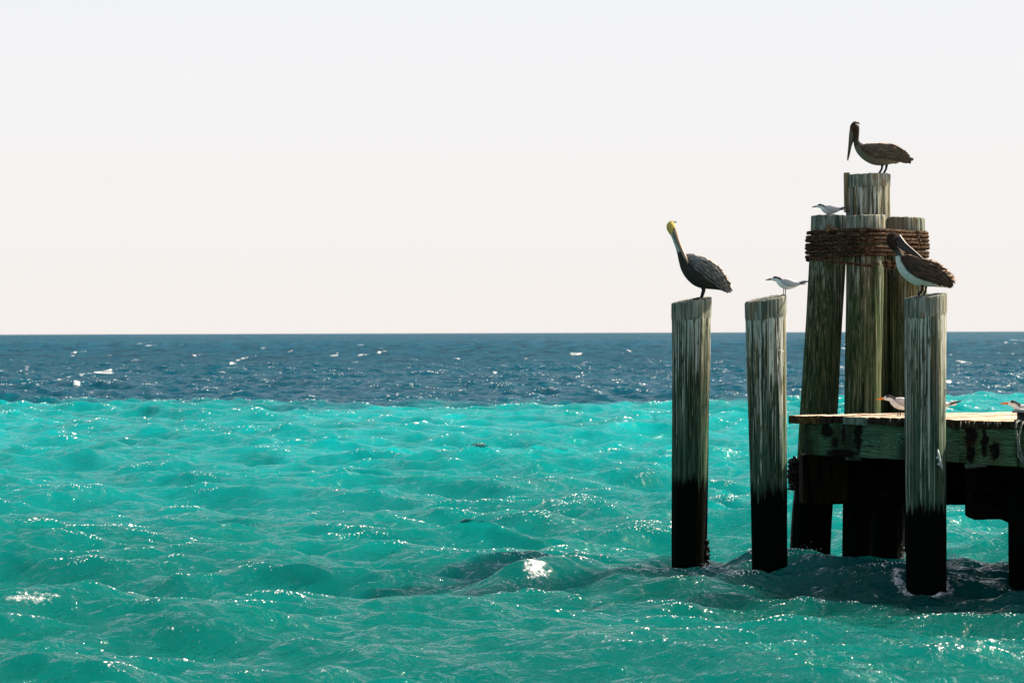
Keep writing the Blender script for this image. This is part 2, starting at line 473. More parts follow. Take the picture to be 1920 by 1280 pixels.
# loose strand sagging below
mb = MB(); q = []
for i in range(120):
    t = i / 119; px = 1519 + (1672 - 1519) * t; py = 484 + 14 * math.sin(math.pi * .5 * t) ** .8 + 3.0 * t - 2 * math.sin(math.pi * t)
    x, y = 0, 0
    Dd = 23.56 - .50 * math.sin(math.pi * min(1, t * .84 + .06)) ** .7
    q.append(rel(P(px, py, Dd), root))
rope(mb, q, .016, .07); mb.build('loose_strand', ROPE, root)
def knot(name, px, py, D, r, rr=.014, par=None, mat=None, n=150, sq=(1, .7, 1)):
    mb = MB(); c = rel(P(px, py, D), par); q = []
    for i in range(n):
        t = i / (n - 1) * 2 * math.pi
        q.append(c + Vector((r * sq[0] * (math.sin(t) + 2 * math.sin(2 * t)) / 3, r * sq[1] * math.sin(3 * t) / 1.5, r * sq[2] * (math.cos(t) - 2 * math.cos(2 * t)) / 3)))
    rope(mb, q, rr, .05); return mb.build(name, mat or ROPE, par)
knot('knot', 1560, 436, 23.42, .050, par=root)
knot('knot', 1661, 494, 23.02, .030, par=root)
knot('knot', 1673, 497, 23.05, .040, par=root)
mb = MB(); q = [rel(P(1718 + 10 * t, 432 + 30 * t, 23.45 + .05 * t), root) for t in [i / 40 for i in range(41)]]
rope(mb, q, .011, .04); mb.build('tie', ROPE, root)
# frayed ends
mb = MB()
for i in range(60):
    a = RNG.choice([(1560, 430, 23.37), (1724, 434, 23.43), (1664, 500, 23.0), (1628, 470, 23.02), (1646, 489, 23.02)])
    p = rel(P(a[0] + RNG.uniform(-7, 7), a[1] + RNG.uniform(-4, 6), a[2]), root)
    q = [p]; d = Vector((RNG.uniform(-1, 1), -.4, RNG.uniform(-1.2, .8))).normalized()
    for j in range(4): d = (d + Vector([RNG.uniform(-.4, .4) for _ in range(3)])).normalized(); q.append(q[-1] + d * .012)
    tube(mb, q, .0022, 5)
mb.build('fray', ROPE, root)

# lower wet lashing on the left cluster pile
root = empty('lower_rope_lashing', (P(1505, 880, 23.6).x, 23.6, 0), 'black wet rope coil bound low round the left cluster pile beside the dock beam', 'rope')
lc = [circ(1529, 885, 23.6, 73), circ(1618, 885, 23.25, 68), circ(1640, 885, 23.85, 72), circ(1706, 885, 23.72, 76)]
fs, tot = loop_sampler(hull(lc, .03))
mb = MB(); pts = []; turns = 6
zt = P(1500, 858, 23.6).z; zbm = P(1500, 914, 23.6).z
NS = int(turns * tot / .016)
for i in range(NS):
    s = i / NS * turns * tot; tn = s / tot; k = (tn + .15) % 1.0; x, y = fs(s + tot * .25)
    step = tn; z = zt + (zbm - zt) * step / turns
    b = .012 + .02 * math.sin(math.pi * tn / turns) + .02 * mnoise.noise(Vector((s * 2.2, 1, tn * 3)))
    d = Vector((x - lc[1][0], y - lc[1][1] - .3)).normalized()
    pts.append(rel((x + d.x * b, y + d.y * b, z), root))
rope(mb, pts, .027, .09); mb.build('coil', ROPEWET, root)
mb = MB()
for i in range(70):
    p = rel(P(RNG.uniform(1479, 1492), RNG.uniform(853, 918), 23.55 + RNG.uniform(-.1, .1)), root); shell(mb, p, RNG.uniform(.012, .024))
mb.build('mussel_crust', BARN, root)
# slim pole beside it
mb = MB(); q = [P(1491, 920, 23.3), P(1487, 960, 23.28), P(1481, 1060, 23.25), P(1477, 1130, 23.2)]
o0 = q[-1]; tube(mb, [v - o0 for v in q], .013, 10)
tag(mb.build('slim_pole', simple('wet_pole', (0.01, 0.013, 0.012), (0.04, 0.05, 0.045), rough=.4, spec=.4), None, o0), 'slim dark pole slanting down beside the left cluster pile', 'pole')

# ------------------------------------------------------------------ dock
DL = P(1478, 777.5, 22.40); DR = P(1990, 794.0, 19.98)
zdeck = 1.53
DR = DL + (DR - DL) * 2.15   # the dock runs on beyond the frame
DL.z = DR.z = zdeck
ex = Vector((DR.x - DL.x, DR.y - DL.y, 0)); Ld = ex.length; ex.normalize(); ey = Vector((-ex.y, ex.x, 0))
if ey.y < 0: ey = -ey
dock = empty('dock', (DL.x, DL.y, 0), 'weathered timber dock platform beside the pile cluster', 'dock')
dock.rotation_euler.z = math.atan2(ex.y, ex.x)
rot = Matrix.Rotation(-dock.rotation_euler.z, 3, 'Z')
def dl(p): return rot @ (Vector(p) - Vector((DL.x, DL.y, 0)))    # world -> dock local: x along front edge, y inland, z up

def deck_material():
    n = NT('sun_bleached_deck')
    g = n.noise((9, 2.2, 6), detail=6, rough=.7); f = n.noise((60, 14, 40), detail=4, rough=.7); s = n.noise((22, 22, 22), detail=5)
    oi = n.node('ShaderNodeAttribute', attribute_name='col')
    c = n.ramp(g, [(0.3, (0.40, 0.29, 0.20)), (0.5, (0.56, 0.44, 0.33)), (0.7, (0.70, 0.62, 0.51))])
    c = n.mix(n.math('MULTIPLY', n.smooth(f, .52, .66), .6), c, (0.16, 0.085, 0.045))
    c = n.mix(n.math('MULTIPLY', n.smooth(s, .58, .66), .8), c, (0.10, 0.06, 0.035))
    c = n.mix(n.math('MULTIPLY', n.smooth(s, .42, .34), .7), c, (0.68, 0.64, 0.56))
    c = n.mix(1.0, c, oi.outputs['Color'], 'MULTIPLY')
    return n.done(c, .9, n.bump(n.math('ADD', f, s), .7, .01), **{'Specular IOR Level': .1})
DECK = deck_material()
def end_material(nm, c1, c2):
    n = NT(nm); g = n.noise((30, 30, 9), detail=5, rough=.7)
    return n.done(n.ramp(g, [(.4, c1), (.62, c2)]), .9, n.bump(g, .6, .01), **{'Specular IOR Level': .1})
ENDS = [end_material('board_end_dark', (0.006, 0.006, 0.004), (0.04, 0.032, 0.02)),
        end_material('board_end_brown', (0.02, 0.014, 0.006), (0.13, 0.085, 0.035)),
        end_material('board_end_grey', (0.06, 0.10, 0.085), (0.17, 0.24, 0.20))]
# boards: laid square to the front edge, cut off along the back line
def local_back(x):
    # world line y = DL.y + .02 + slope ; intersect board line
    w0 = Vector((DL.x, DL.y, 0)) + ex * x
    # back line from (DL) to far point
    B = Vector((DL.x - .1, DL.y + .10, 0)); Bd = Vector((P(1990, 771, 23.05).x - B.x, 23.05 - B.y, 0))
    # w0 + ey*t = B + Bd*u
    det = ey.x * (-Bd.y) - ey.y * (-Bd.x)
    rx, ry = B.x - w0.x, B.y - w0.y
    t = (rx * (-Bd.y) - ry * (-Bd.x)) / det
    return max(t, .05)
x = 0.0; bi = 0
ends_pat = [1, 1, 1, 0, 0, 2, 2, 0, 0, 0]
while x < Ld:
    w = RNG.uniform(.125, .165); th = RNG.uniform(.062, .078)
    x1 = min(x + w - RNG.uniform(.004, .010), Ld)
    off = RNG.uniform(-.018, .012); dz = RNG.uniform(-.006, .006)
    ya0, ya1 = off + RNG.uniform(-.006, .006), off + RNG.uniform(-.006, .006)
    yb0, yb1 = local_back(x), local_back(x1)
    nr = 14; V = []; Fc = []; M = []
    top = zdeck + dz - (.012 if bi < 2 else 0)
    for i in range(nr + 1):
        t = i / nr
        for (xx, ya, yb) in ((x, ya0, yb0), ((x + x1) / 2, (ya0 + ya1) / 2 + RNG.uniform(-.004, .004), (yb0 + yb1) / 2), (x1, ya1, yb1)):
            yy = ya + (yb - ya) * t
            V.append((xx + RNG.uniform(-.002, .002), yy, top + .006 * mnoise.noise(Vector((xx * 9, yy * 5, bi))) + RNG.uniform(-.001, .001)))
    nt = len(V)
    for i in range(nr + 1):
        for k in range(3):
            v = V[i * 3 + k]; V.append((v[0], v[1] + (0 if i else .004), top - th))
    for i in range(nr):
        for k in range(2):
            a = i * 3 + k; Fc.append((a, a + 1, a + 4, a + 3)); M.append(0)
            Fc.append((nt + a, nt + a + 3, nt + a + 4, nt + a + 1)); M.append(1)
        a = i * 3; Fc.append((a, a + 3, nt + a + 3, nt + a)); M.append(1)
        a = i * 3 + 2; Fc.append((a, nt + a, nt + a + 3, a + 3)); M.append(1)
    for k in range(2): Fc.append((k, nt + k, nt + k + 1, k + 1)); M.append(1)
    a = nr * 3
    for k in range(2): Fc.append((a + k, a + k + 1, nt + a + k + 1, nt + a + k)); M.append(1)
    tint = RNG.uniform(.85, 1.12)
    e = ends_pat[bi] if bi < len(ends_pat) else 0
    mesh_obj('deck_board', V, Fc, [DECK, ENDS[e]], dock, None, [(tint, tint * RNG.uniform(.95, 1.0), tint * RNG.uniform(.9, 1))] * len(V), M, smooth=False)
    x += w; bi += 1
# fringe of pale drips on the front edge at right
mb = MB()
for i in range(70):
    lx = RNG.uniform(1.25, Ld - .1); ln = RNG.uniform(.012, .05) * (2 if RNG.random() < .1 else 1)
    z0 = zdeck - .006; yy = -.026
    tube(mb, [(lx, yy, z0), (lx + RNG.uniform(-.004, .004), yy - .003, z0 - ln * .5), (lx + RNG.uniform(-.006, .006), yy - .001, z0 - ln)], [.003, .003, .001], 5)
mb.build('dripping_crust', simple('droppings', (0.35, 0.30, 0.22), (0.6, 0.56, 0.48), rough=.9), dock)

def grid_box(name, x0, x1, y0, y1, z0, z1, mat, nx=24, jit=.003, par=None, bev=.008, z1b=None, z0b=None):
    """long timber with slightly uneven faces; z0b/z1b: heights at x1 end"""
    z1b = z1 if z1b is None else z1b; z0b = z0 if z0b is None else z0b
    V = []; Fc = []
    for i in range(nx + 1):
        t = i / nx; x = x0 + (x1 - x0) * t; zt = z1 + (z1b - z1) * t; zl = z0 + (z0b - z0) * t
        ring = [(y0, zl), (y0, (zl + zt) / 2), (y0, zt), (y1, zt), (y1, (zl + zt) / 2), (y1, zl)]
        for (y, z) in ring:
            V.append((x, y + jit * mnoise.noise(Vector((x * 5, y * 9, z * 6))), z + jit * 1.5 * mnoise.noise(Vector((x * 4 + 7, y * 3, z * 5)))))
    for i in range(nx):
        for k in range(6):
            k2 = (k + 1) % 6; Fc.append((i * 6 + k, (i + 1) * 6 + k, (i + 1) * 6 + k2, i * 6 + k2))
    Fc.append((0, 1, 2, 3, 4, 5)); b = nx * 6; Fc.append((b + 5, b + 4, b + 3, b + 2, b + 1, b))
    o = mesh_obj(name, V, Fc, mat, par, smooth=False)
    return bevel(o, bev)

def front_local(px, py):
    """point on the dock's front face (local y = .03) under a photo pixel"""
    r = _right * ((px - 960) / F) + _up * ((640 - py) / F) + _fwd
    o = Vector((0, 0, CAMH)); q0 = Vector((DL.x, DL.y, 0)) + ey * .03
    t = (q0 - o).dot(ey) / r.dot(ey)
    return dl(o + r * t)
a = front_local(1509, 820); b = front_local(1799, 820)
zt_ = zdeck - .064
st = []
for (px, py, hw, hh, ru) in ((1550, 806, .045, .06, 0), (1564, 829, .028, .040, 0), (1609, 820, .035, .12, 0), (1580, 850, .12, .035, 0), (1582, 812, .02, .08, 0)):
    q = front_local(px, py); st.append((q.x, q.z, hw * 1.9, hh * 1.3, ru))
zb1 = front_local(1530, 853.5).z; zb2 = front_local(1785, 866).z
grid_box('edge_beam', a.x, b.x - .004, .03, .11, zb1, zt_, beam_material('green_beam_left', stains=st), par=dock, z0b=zb2)
st = []
for (px, py, hw, hh, ru) in ((1820, 818, .050, .055, 1), (1821, 850, .042, .055, 1), (1866, 846, .046, .055, 1), (1848, 826, .02, .10, 0)):
    q = front_local(px, py); st.append((q.x, q.z, hw * 1.5, hh * 1.7, ru))
zb3 = front_local(1805, 867.5).z; zb4 = front_local(1895, 874.5).z
o = grid_box('edge_beam', b.x, front_local(1907, 830).x, .022, .10, zb3, zt_, beam_material('green_beam_right', base=(.05, .105, .05), stains=st, seed=4.0), par=dock, z0b=zb4)
grid_box('edge_beam', front_local(1909, 830).x, Ld, .04, .12, zb4 - .01, zt_, beam_material('green_beam_end', base=(.03, .06, .03), stains=(), seed=8.0), par=dock)
# bolts
for (px, py) in ((1564, 829), (1820, 816), (1821, 850), (1866, 846)):
    q = front_local(px, py); mb = MB()
    tube(mb, [(q.x, q.y - .02, q.z), (q.x, q.y + .01, q.z)], .020, 6); tube(mb, [(q.x, q.y - .006, q.z), (q.x, q.y + .01, q.z)], .032, 16)
    mb.build('bolt', simple('rusted_bolt', (0.003, 0.003, 0.003), (0.014, 0.009, 0.007), (60, 60, 60), .8), dock, smooth=False)
# dark cross beams below
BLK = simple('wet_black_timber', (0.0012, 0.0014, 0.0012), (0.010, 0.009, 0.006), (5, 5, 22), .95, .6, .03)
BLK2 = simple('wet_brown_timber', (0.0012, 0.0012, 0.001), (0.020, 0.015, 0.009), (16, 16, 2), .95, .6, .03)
def sub(name, px0, px1, py0, py1, D, depth, mat, bev=.02):
    p0 = P(px0, py1, D); p1 = P(px1, py0, D)
    mb = MB(); q = []
    o = grid_box(name, p0.x, p1.x, D, D + depth, p0.z, p1.z, mat, nx=12, jit=.006, bev=bev)
    o.parent = dock; o.matrix_parent_inverse = Matrix.Translation((DL.x, DL.y, 0)) @ Matrix.Rotation(dock.rotation_euler.z, 4, 'Z')
    o.matrix_parent_inverse.invert(); return o
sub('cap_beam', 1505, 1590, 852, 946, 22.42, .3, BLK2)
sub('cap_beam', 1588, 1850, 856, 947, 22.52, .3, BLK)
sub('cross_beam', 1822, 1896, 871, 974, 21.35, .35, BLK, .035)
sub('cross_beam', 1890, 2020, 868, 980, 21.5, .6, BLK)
# pipe stub
mb = MB(); p0 = P(1812, 872.5, 21.1); p1 = P(1850, 872, 21.35); q0, q1 = dl(p0), dl(p1)
tube(mb, [q0, q0 + (q1 - q0) * .05, q0 + (q1 - q0) * .2, q1], [.02, .028, .027, .015], 14)
mb.build('pipe_stub', simple('pale_pipe', (0.16, 0.26, 0.21), (0.30, 0.42, 0.34), rough=.5), dock)

# batten between beams
sub('shim', 1590, 1615, 856, 862.5, 22.2, .2, simple('pale_shim', (.05, .08, .05), (.12, .17, .11), (4, 4, 60)), .002)

# hidden inner support posts of the dock so it stands on something
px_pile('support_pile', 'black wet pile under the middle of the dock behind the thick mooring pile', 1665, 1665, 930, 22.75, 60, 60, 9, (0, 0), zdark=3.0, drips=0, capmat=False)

# ------------------------------------------------------------------ fittings
CLEATM = simple('white_cleat_metal', (0.42, 0.46, 0.44), (0.62, 0.66, 0.63), (30, 30, 30), .45, .1, .4)
p = P(1762, 862, 20.50)
root = empty('cleat', p, 'small white metal cleat screwed to the side of the thick mooring pile', 'cleat')
mb = MB(); tube(mb, [(-.018, 0, .095), (-.012, -.004, .06), (0, -.008, 0), (.012, -.004, -.05), (.024, 0, -.085)], [.006, .011, .012, .011, .006], 10)
mb.build('horn', CLEATM, root)
for (x_, z_) in ((-.012, .022), (.004, -.038)):
    mb = MB(); tube(mb, [(x_ - .018, .035, z_), (x_ - .012, .01, z_), (x_, -.006, z_)], [.022, .014, .010], 12); mb.build('foot', CLEATM, root)
WIRE = simple('wire_metal', (0.05, 0.05, 0.045), (0.2, 0.18, 0.14), (50, 50, 50), .4, .1, .5)
p = P(1771, 738, 20.60)
mb = MB(); tube(mb, [(-.03, -.02, -.055), (-.012, -.02, -.02), (.0, -.015, .01), (.008, -.01, .035), (.022, 0, .042), (.034, 0, .028), (.036, .0, .012), (.024, 0, .0), (.006, 0, -.002), (.0, .005, -.006)], .0032, 7)
tag(mb.build('wire_hook', WIRE, None, p), 'bent wire hook sticking out from the thick mooring pile', 'hook')
p = P(1463, 657, 21.70)
mb = MB(); tube(mb, [(-.028, -.02, .008), (0, -.025, 0), (.03, -.01, -.008)], .004, 7)
tag(mb.build('bent_nail', simple('pale_nail', (.5, .5, .46), (.7, .7, .66)), None, p), 'pale bent nail on the pile carrying the lone tern', 'nail')

# bollard with mooring line at right edge
BOLL = simple('black_bollard', (0.006, 0.006, 0.007), (0.03, 0.03, 0.032), (20, 20, 20), .35, .2, .5)
p = P(1925, 790.5, 20.35)
root = empty('bollard', p, 'black bollard on the dock edge at the right side of the photo', 'bollard')
mb = MB(); tube(mb, [(0, 0, 0), (0, 0, .02), (0, 0, .022), (0, 0, .085)], [.11, .11, .085, .085], 20); mb.build('post', BOLL, root)
mb = MB(); tube(mb, [(-.128, 0, .088), (-.10, 0, .100), (.1, 0, .105), (.13, 0, .09)], [.010, .02, .02, .01], 12)
tube(mb, [(0, 0, .085), (0, 0, .105), (0, 0, .115)], [.10, .11, .07], 20); mb.build('cap', simple('pale_cap', (.22, .22, .21), (.5, .48, .45), (30, 30, 30), .5, .2, .4), root)
LINEM = simple('grey_line', (0.05, 0.065, 0.055), (0.24, 0.27, 0.23), (60, 60, 90), .85, .6)
p = P(1908, 790, 20.18)
mb = MB()
def pl(pts, r):
    q = [rel3(P(x, y, D), p) for (x, y, D) in pts]; q = [Vector(v) for v in crom(q, 10)]; rope(mb, q, r, .03, 9)
def rel3(a, b): v = Vector(a) - Vector(b); return (v.x, v.y, v.z)
pl([(1922, 792, 20.30), (1910, 789, 20.2), (1905, 795, 20.12), (1906, 812, 20.12), (1909, 832, 20.12), (1909, 848, 20.12), (1912, 858, 20.1), (1921, 868, 20.1), (1935, 872, 20.1)], .0105)
pl([(1926, 793, 20.30), (1918, 792, 20.12), (1913, 806, 20.08), (1910, 822, 20.08), (1912, 840, 20.08), (1918, 860, 20.08), (1926, 872, 20.08)], .0095)
tag(mb.build('mooring_line', LINEM, None, p), 'grey rope looped over the bollard and hanging down the dock edge', 'rope')

# ------------------------------------------------------------------ birds
class Bird:
    """built in side view: u right, v down in photo pixels, w depth (towards camera negative Y) in px"""
    def __init__(s, name, label, cat, group, u0, v0, D):
        s.s = D / F; s.u0 = u0; s.v0 = v0; s.loc = P(u0, v0, D)
        s.root = empty(name, s.loc, label, cat, group)
    def p(s, u, v, w=0.0): return Vector(((u - s.u0) * s.s, w * s.s, -(v - s.v0) * s.s))
    def loft(s, mb, st, per=5, seg=20, m=0, colf=None):
        """st rows: u, v, hh, hw, (w); colf(t, updown, side) -> colour; t in 0..1 along"""
        rows = crom([tuple(r) + (0,) * (5 - len(r)) for r in st], per)
        n = len(rows); V = []; Fc = []; C = []
        for i, r in enumerate(rows):
            a = rows[max(i - 1, 0)]; b = rows[min(i + 1, n - 1)]
            tu, tv = b[0] - a[0], b[1] - a[1]; L = math.hypot(tu, tv) or 1; nu, nv = tv / L, -tu / L   # "up" normal
            hh = max(r[2], .15); hw = max(r[3], .15)
            for k in range(seg):
                an = 2 * math.pi * k / seg; c, sn = math.cos(an), math.sin(an)
                V.append(s.p(r[0] + nu * hh * sn, r[1] + nv * hh * sn, r[4] - hw * c))
                C.append(colf(i / (n - 1), sn, c) if colf else (1, 1, 1))
        for i in range(n - 1):
            for k in range(seg):
                k2 = (k + 1) % seg; Fc.append((i * seg + k, i * seg + k2, (i + 1) * seg + k2, (i + 1) * seg + k))
        Fc.append(tuple(range(seg))); Fc.append(tuple((n - 1) * seg + k for k in range(seg)))
        mb.add(V, Fc, C, m)
    def blade(s, mb, u, v, w, ang, L, W, col, edge, tilt=0.0, lift=0.0, side=-1):
        """feather lying on the flank; ang in degrees below horizontal towards +u; side -1 faces camera"""
        a = math.radians(ang); du, dv = math.cos(a), math.sin(a); pu, pv = -dv, du
        V = []; Fc = []; C = []
        prof = [(0, .45), (.3, .95), (.65, 1), (.88, .7), (1, .12)]
        for (t, wd) in prof:
            for k, x in enumerate((-1, 0, 1)):
                cu = u + du * L * t + pu * W * wd * x; cv = v + dv * L * t + pv * W * wd * x
                V.append(s.p(cu, cv, w + side * (.5 + lift * t + (.35 if x == 0 else 0)) + tilt * x))
                C.append(tuple(a_ * (1 - (abs(x) * .8 if t < .9 else .9)) + b_ * (abs(x) * .8 if t < .9 else .9) for a_, b_ in zip(col, edge)))
        for i in range(4):
            for k in range(2): q = i * 3 + k; Fc.append((q, q + 1, q + 4, q + 3))
        mb.add(V, Fc, C)
    def top(s, mb, st, i0, i1, n, rn, cols, edges, L=(7, 12), W=(1.4, 2.2), th=(35, 95), out=.8, lift=1.0, per=8):
        R_ = crom(st, per)
        for _ in range(n):
            i = rn.randint(int(i0 * per), int(i1 * per) - 1); r = R_[i]; a = R_[i - 1]; c = R_[i + 1]
            L_ = math.hypot(c[0] - a[0], c[1] - a[1]) or 1; tx, ty = (c[0] - a[0]) / L_, (c[1] - a[1]) / L_; nx, ny = ty, -tx
            t = math.radians(rn.uniform(*th)); yaw = rn.uniform(-.25, .25); pitch = rn.uniform(-.02, .16)
            hh, hw = r[2] + out, r[3] + out
            ln = rn.uniform(*L); wd = rn.uniform(*W); col = rn.choice(cols); ed = rn.choice(edges)
            V = []; C = []; Fc = []
            for (q, k) in ((0, .5), (.3, .95), (.65, 1), (.88, .7), (1, .12)):
                for x in (-1, 0, 1):
                    an = t + x * wd * k / max(6, hh); rad = 1 + (lift * (.25 + q) + (.3 if x == 0 else 0)) / max(8, hh)
                    du = ln * q; sx = x * 0
                    hn = hh * math.sin(an) * rad + pitch * du; wn = -hw * math.cos(an) * rad + yaw * du
                    V.append(s.p(r[0] + tx * du + nx * hn, r[1] + ty * du + ny * hn, wn))
                    C.append(mixc(col, ed, .85 if (x or q > .9) else .1))
            for a_ in range(4):
                for b_ in range(2): z = a_ * 3 + b_; Fc.append((z, z + 1, z + 4, z + 3))
            mb.add(V, Fc, C)
    @staticmethod
    def over(o): return [(u, v, hh + .6, ww + 3.5) for (u, v, hh, hw, ww) in o]
    def leg(s, mb, pts, r, col, toes=None, back=None):
        tube(mb, [s.p(*q) for q in pts], [x * s.s for x in r], 8, col)
    def foot(s, mb, u, v, w, L, col, slope=0.0, spread=.45, th=.9):
        """webbed foot pointing to -u"""
        tips = []
        for k, an in enumerate((-spread, 0, spread)):
            t = s.p(u - L * math.cos(an), v + slope * L * math.cos(an) , w + L * math.sin(an)); tips.append(t)
            b0 = s.p(u, v - .6, w); tube(mb, [b0, b0.lerp(t, .5) + Vector((0, 0, .5 * s.s)), t], [th * s.s, th * .8 * s.s, th * .4 * s.s], 6, col)
        b0 = s.p(u, v - .5, w); up = Vector((0, 0, .35 * s.s))
        mb.add([b0 + up, tips[0] + up, tips[1] + up, tips[2] + up, b0 - up, tips[0] - up, tips[1] - up, tips[2] - up],
               [(0, 1, 2), (0, 2, 3), (4, 6, 5), (4, 7, 6), (1, 5, 6, 2), (2, 6, 7, 3), (0, 4, 5, 1), (3, 7, 4, 0)], col)
    def eye(s, u, v, w, r):
        for sd in (-1, 1):
            mb = MB(); c = s.p(u, v, sd * w); n = 8; V = []; Fc = []
            for i in range(5):
                ph = math.pi * i / 4
                for k in range(n):
                    th = 2 * math.pi * k / n; V.append(c + Vector((math.sin(ph) * math.cos(th), math.cos(ph), math.sin(ph) * math.sin(th))) * r * s.s)
            for i in range(4):
                for k in range(n): k2 = (k + 1) % n; Fc.append((i * n + k, i * n + k2, (i + 1) * n + k2, (i + 1) * n + k))
            mb.add(V, Fc); mb.build('eye', EYE, s.root)

def mixc(a, b, t): t = max(0, min(1, t)); return tuple(x + (y - x) * t for x, y in zip(a, b))
DKB = (0.020, 0.016, 0.014); BRN = (0.060, 0.042, 0.032); TAN = (0.34, 0.25, 0.18); GRY = (0.13, 0.12, 0.12); SIL = (0.24, 0.23, 0.22)
WHT = (0.62, 0.62, 0.56); YEL = (0.60, 0.43, 0.11); SKIN = (0.02, 0.018, 0.018)

def wing(b, outline, nfe, rnd, cols, edge, w, side, prim, droop=1.0, hw=2.4):
    """outline: loft stations; feathers in rows following it"""
    mb = MB()
    def cf(t, up, c): return mixc(cols[0], cols[1], .5 + .5 * up)
    b.loft(mb, [(u, v, hh, hw_, side * ww) for (u, v, hh, hw_, ww) in outline], 5, 16, colf=cf)
    R = crom(outline, 8); n = len(R)
    for row in range(nfe):
        fr = row / max(1, nfe - 1)
        for i in range(2, n - 4, 2):
            r = R[i]; a = R[i - 1]; c = R[i + 1]
            ang = math.degrees(math.atan2(c[1] - a[1], c[0] - a[0]))
            L = math.hypot(c[0] - a[0], c[1] - a[1]) or 1; nu, nv = (c[1] - a[1]) / L, -(c[0] - a[0]) / L
            if nv > 0: nu, nv = -nu, -nv
            h = r[2] * (.92 - 1.75 * fr) + rnd.uniform(-.6, .6)
            ww = side * (r[4] + r[3] * math.sqrt(max(0, 1 - (h / max(r[2], .1)) ** 2)) * 1.0)
            u = r[0] + nu * h; v = r[1] + nv * h
            base = mixc(cols[0], cols[1], rnd.random() * (1.1 - fr * .7))
            b.blade(mb, u, v, ww, ang + rnd.uniform(-5, 9) + 10 * fr, rnd.uniform(9, 14), rnd.uniform(1.2, 2.0), base, mixc(base, edge, rnd.uniform(.15, .75) * (1 - .35 * fr)), side=side, lift=.6, tilt=rnd.uniform(-.3, .3))
    for (u, v, ww, ang, L, W, col) in prim:
        b.blade(mb, u, v, side * ww, ang, L, W, col, mixc(col, edge, .5), side=side, lift=.2)
    return mb.build('wing', FEATHER, b.root)

GP = 'pelicans perched on pile tops'
# ---- pelican A: yellow head, bill tucked down along the neck
rn = random.Random(11)
b = Bird('pelican', 'dark pelican with a yellow head, white neck and tucked bill on the outermost pile', 'pelican', GP, 1318, 558.5, 22.42)
mb = MB()
def cfA(t, up, c):
    if t < .215: return YEL
    if t < .245: return mixc(YEL, (0.45, .50, .46), (t - .215) / .03)
    if t < .43:
        return (0.45, 0.50, 0.46) if t < .40 else mixc((0.45, .50, .46), DKB, (t - .40) / .03)
    return mixc((.030, .025, .022), (0.05, .045, .04), .5 + .5 * up)
stA = [(1261, 414.5, 2, 2), (1259, 419, 6.5, 5.5), (1258.5, 425, 8.6, 7), (1260, 432, 7.6, 6.2), (1263.5, 441, 5.2, 5), (1267.5, 452, 5.0, 4.6), (1272, 463, 5.4, 4.8), (1277, 475, 7.2, 6), (1283, 487, 11, 9), (1290, 497, 16, 14), (1300, 506, 21, 19), (1312, 513, 24.5, 21), (1325, 519, 23.5, 20), (1337, 526, 18.5, 16), (1348, 533, 12, 11), (1358, 540, 6, 7), (1365, 545, 2, 4)]
b.loft(mb, stA, 5, 24, colf=cfA)
for k in range(9):   # tail
    b.blade(mb, 1350 + k * .3, 536 + rn.uniform(-2, 2), (k - 4) * 1.4, 32 + (k - 4) * 3 + rn.uniform(-2, 2), rn.uniform(17, 21), 2.0, DKB, (0.3, .28, .25), side=-1)
for i in range(8):   # wispy crest
    b.blade(mb, 1258 + i * 1.1, 418, rn.uniform(-2, 2), -50 + i * 4, rn.uniform(4, 7), .5, (0.6, .5, .25), WHT)
for wz in (-4.5, 4.5):
    b.leg(mb, [(1320 + wz * .2, 534, wz), (1319, 546, wz), (1315.5, 557, wz)], [4.6, 3.2, 2.6], SKIN)
    b.foot(mb, 1317, 558 + (0 if wz < 0 else -1), wz, 19, SKIN, slope=.17)
b.loft(mb, [(1312, 529, 7, 4, -8), (1317, 537, 5, 4, -6), (1319, 543, 3.2, 3, -5)], 4, 12, colf=lambda t, u, c: (0.03, .026, .024))
mb.build('body', PLUM, b.root)
mb = MB()
b.loft(mb, [(1264, 428, 3.4, 3.2, -4), (1267, 437, 3.2, 3.0, -6), (1271, 450, 2.6, 2.8, -8), (1277, 466, 2.6, 2.6, -11), (1283, 480, 2.6, 2.4, -16), (1287.5, 490, 1.7, 1.6, -19), (1288, 494, .6, .6, -19.5)], 5, 12, colf=lambda t, u, c: mixc((0.42, .27, .19), (0.55, .36, .24), t))
b.loft(mb, [(1262.5, 434, 2.6, 2.2, -4), (1265, 444, 2.8, 2.0, -6.5), (1271, 457, 2.6, 1.8, -9), (1279, 475, 2.0, 1.4, -14), (1284, 487, 1.0, 1, -17)], 5, 12, colf=lambda t, u, c: (0.13, .12, .09))
mb.build('bill', HORN, b.root)
b.eye(1263.5, 430, 6.4, 1.4)
oa = [(1285, 480, 5, 3, 9), (1295, 485, 9, 4, 14), (1308, 493, 13, 5, 18), (1323, 503, 15.5, 5, 18), (1337, 514, 14, 5, 15), (1348, 525, 11, 4, 11), (1358, 535, 6, 3, 7), (1364, 541, 2, 2, 5)]
pr = [(1335 + i * 2.4, 514 + i * 1.9 + rn.uniform(-2, 2), 9 - i * .6, 48 + i * 1.5 + rn.uniform(-4, 4), rn.uniform(15, 22) - i * .6, 1.9, rn.choice([DKB, BRN, TAN, GRY])) for i in range(10)]
for sd in (-1, 1): wing(b, oa, 6, rn, ((.05, .046, .046), (.30, .285, .28)) if sd < 0 else (DKB, BRN), (0.42, .36, .30), 0, sd, pr)
# back feathers, the sunlit peach rim painted into their pale colours
mb = MB(); PL = (.62, .47, .36)
b.top(mb, b.over(oa), 1, 6.2, 190, rn, [PL, (.62, .50, .42), (.5, .38, .30), BRN], [PL, (.72, .60, .50), DKB], th=(50, 105), lift=1.2)
mb.build('back_feathers', FEATHER, b.root)

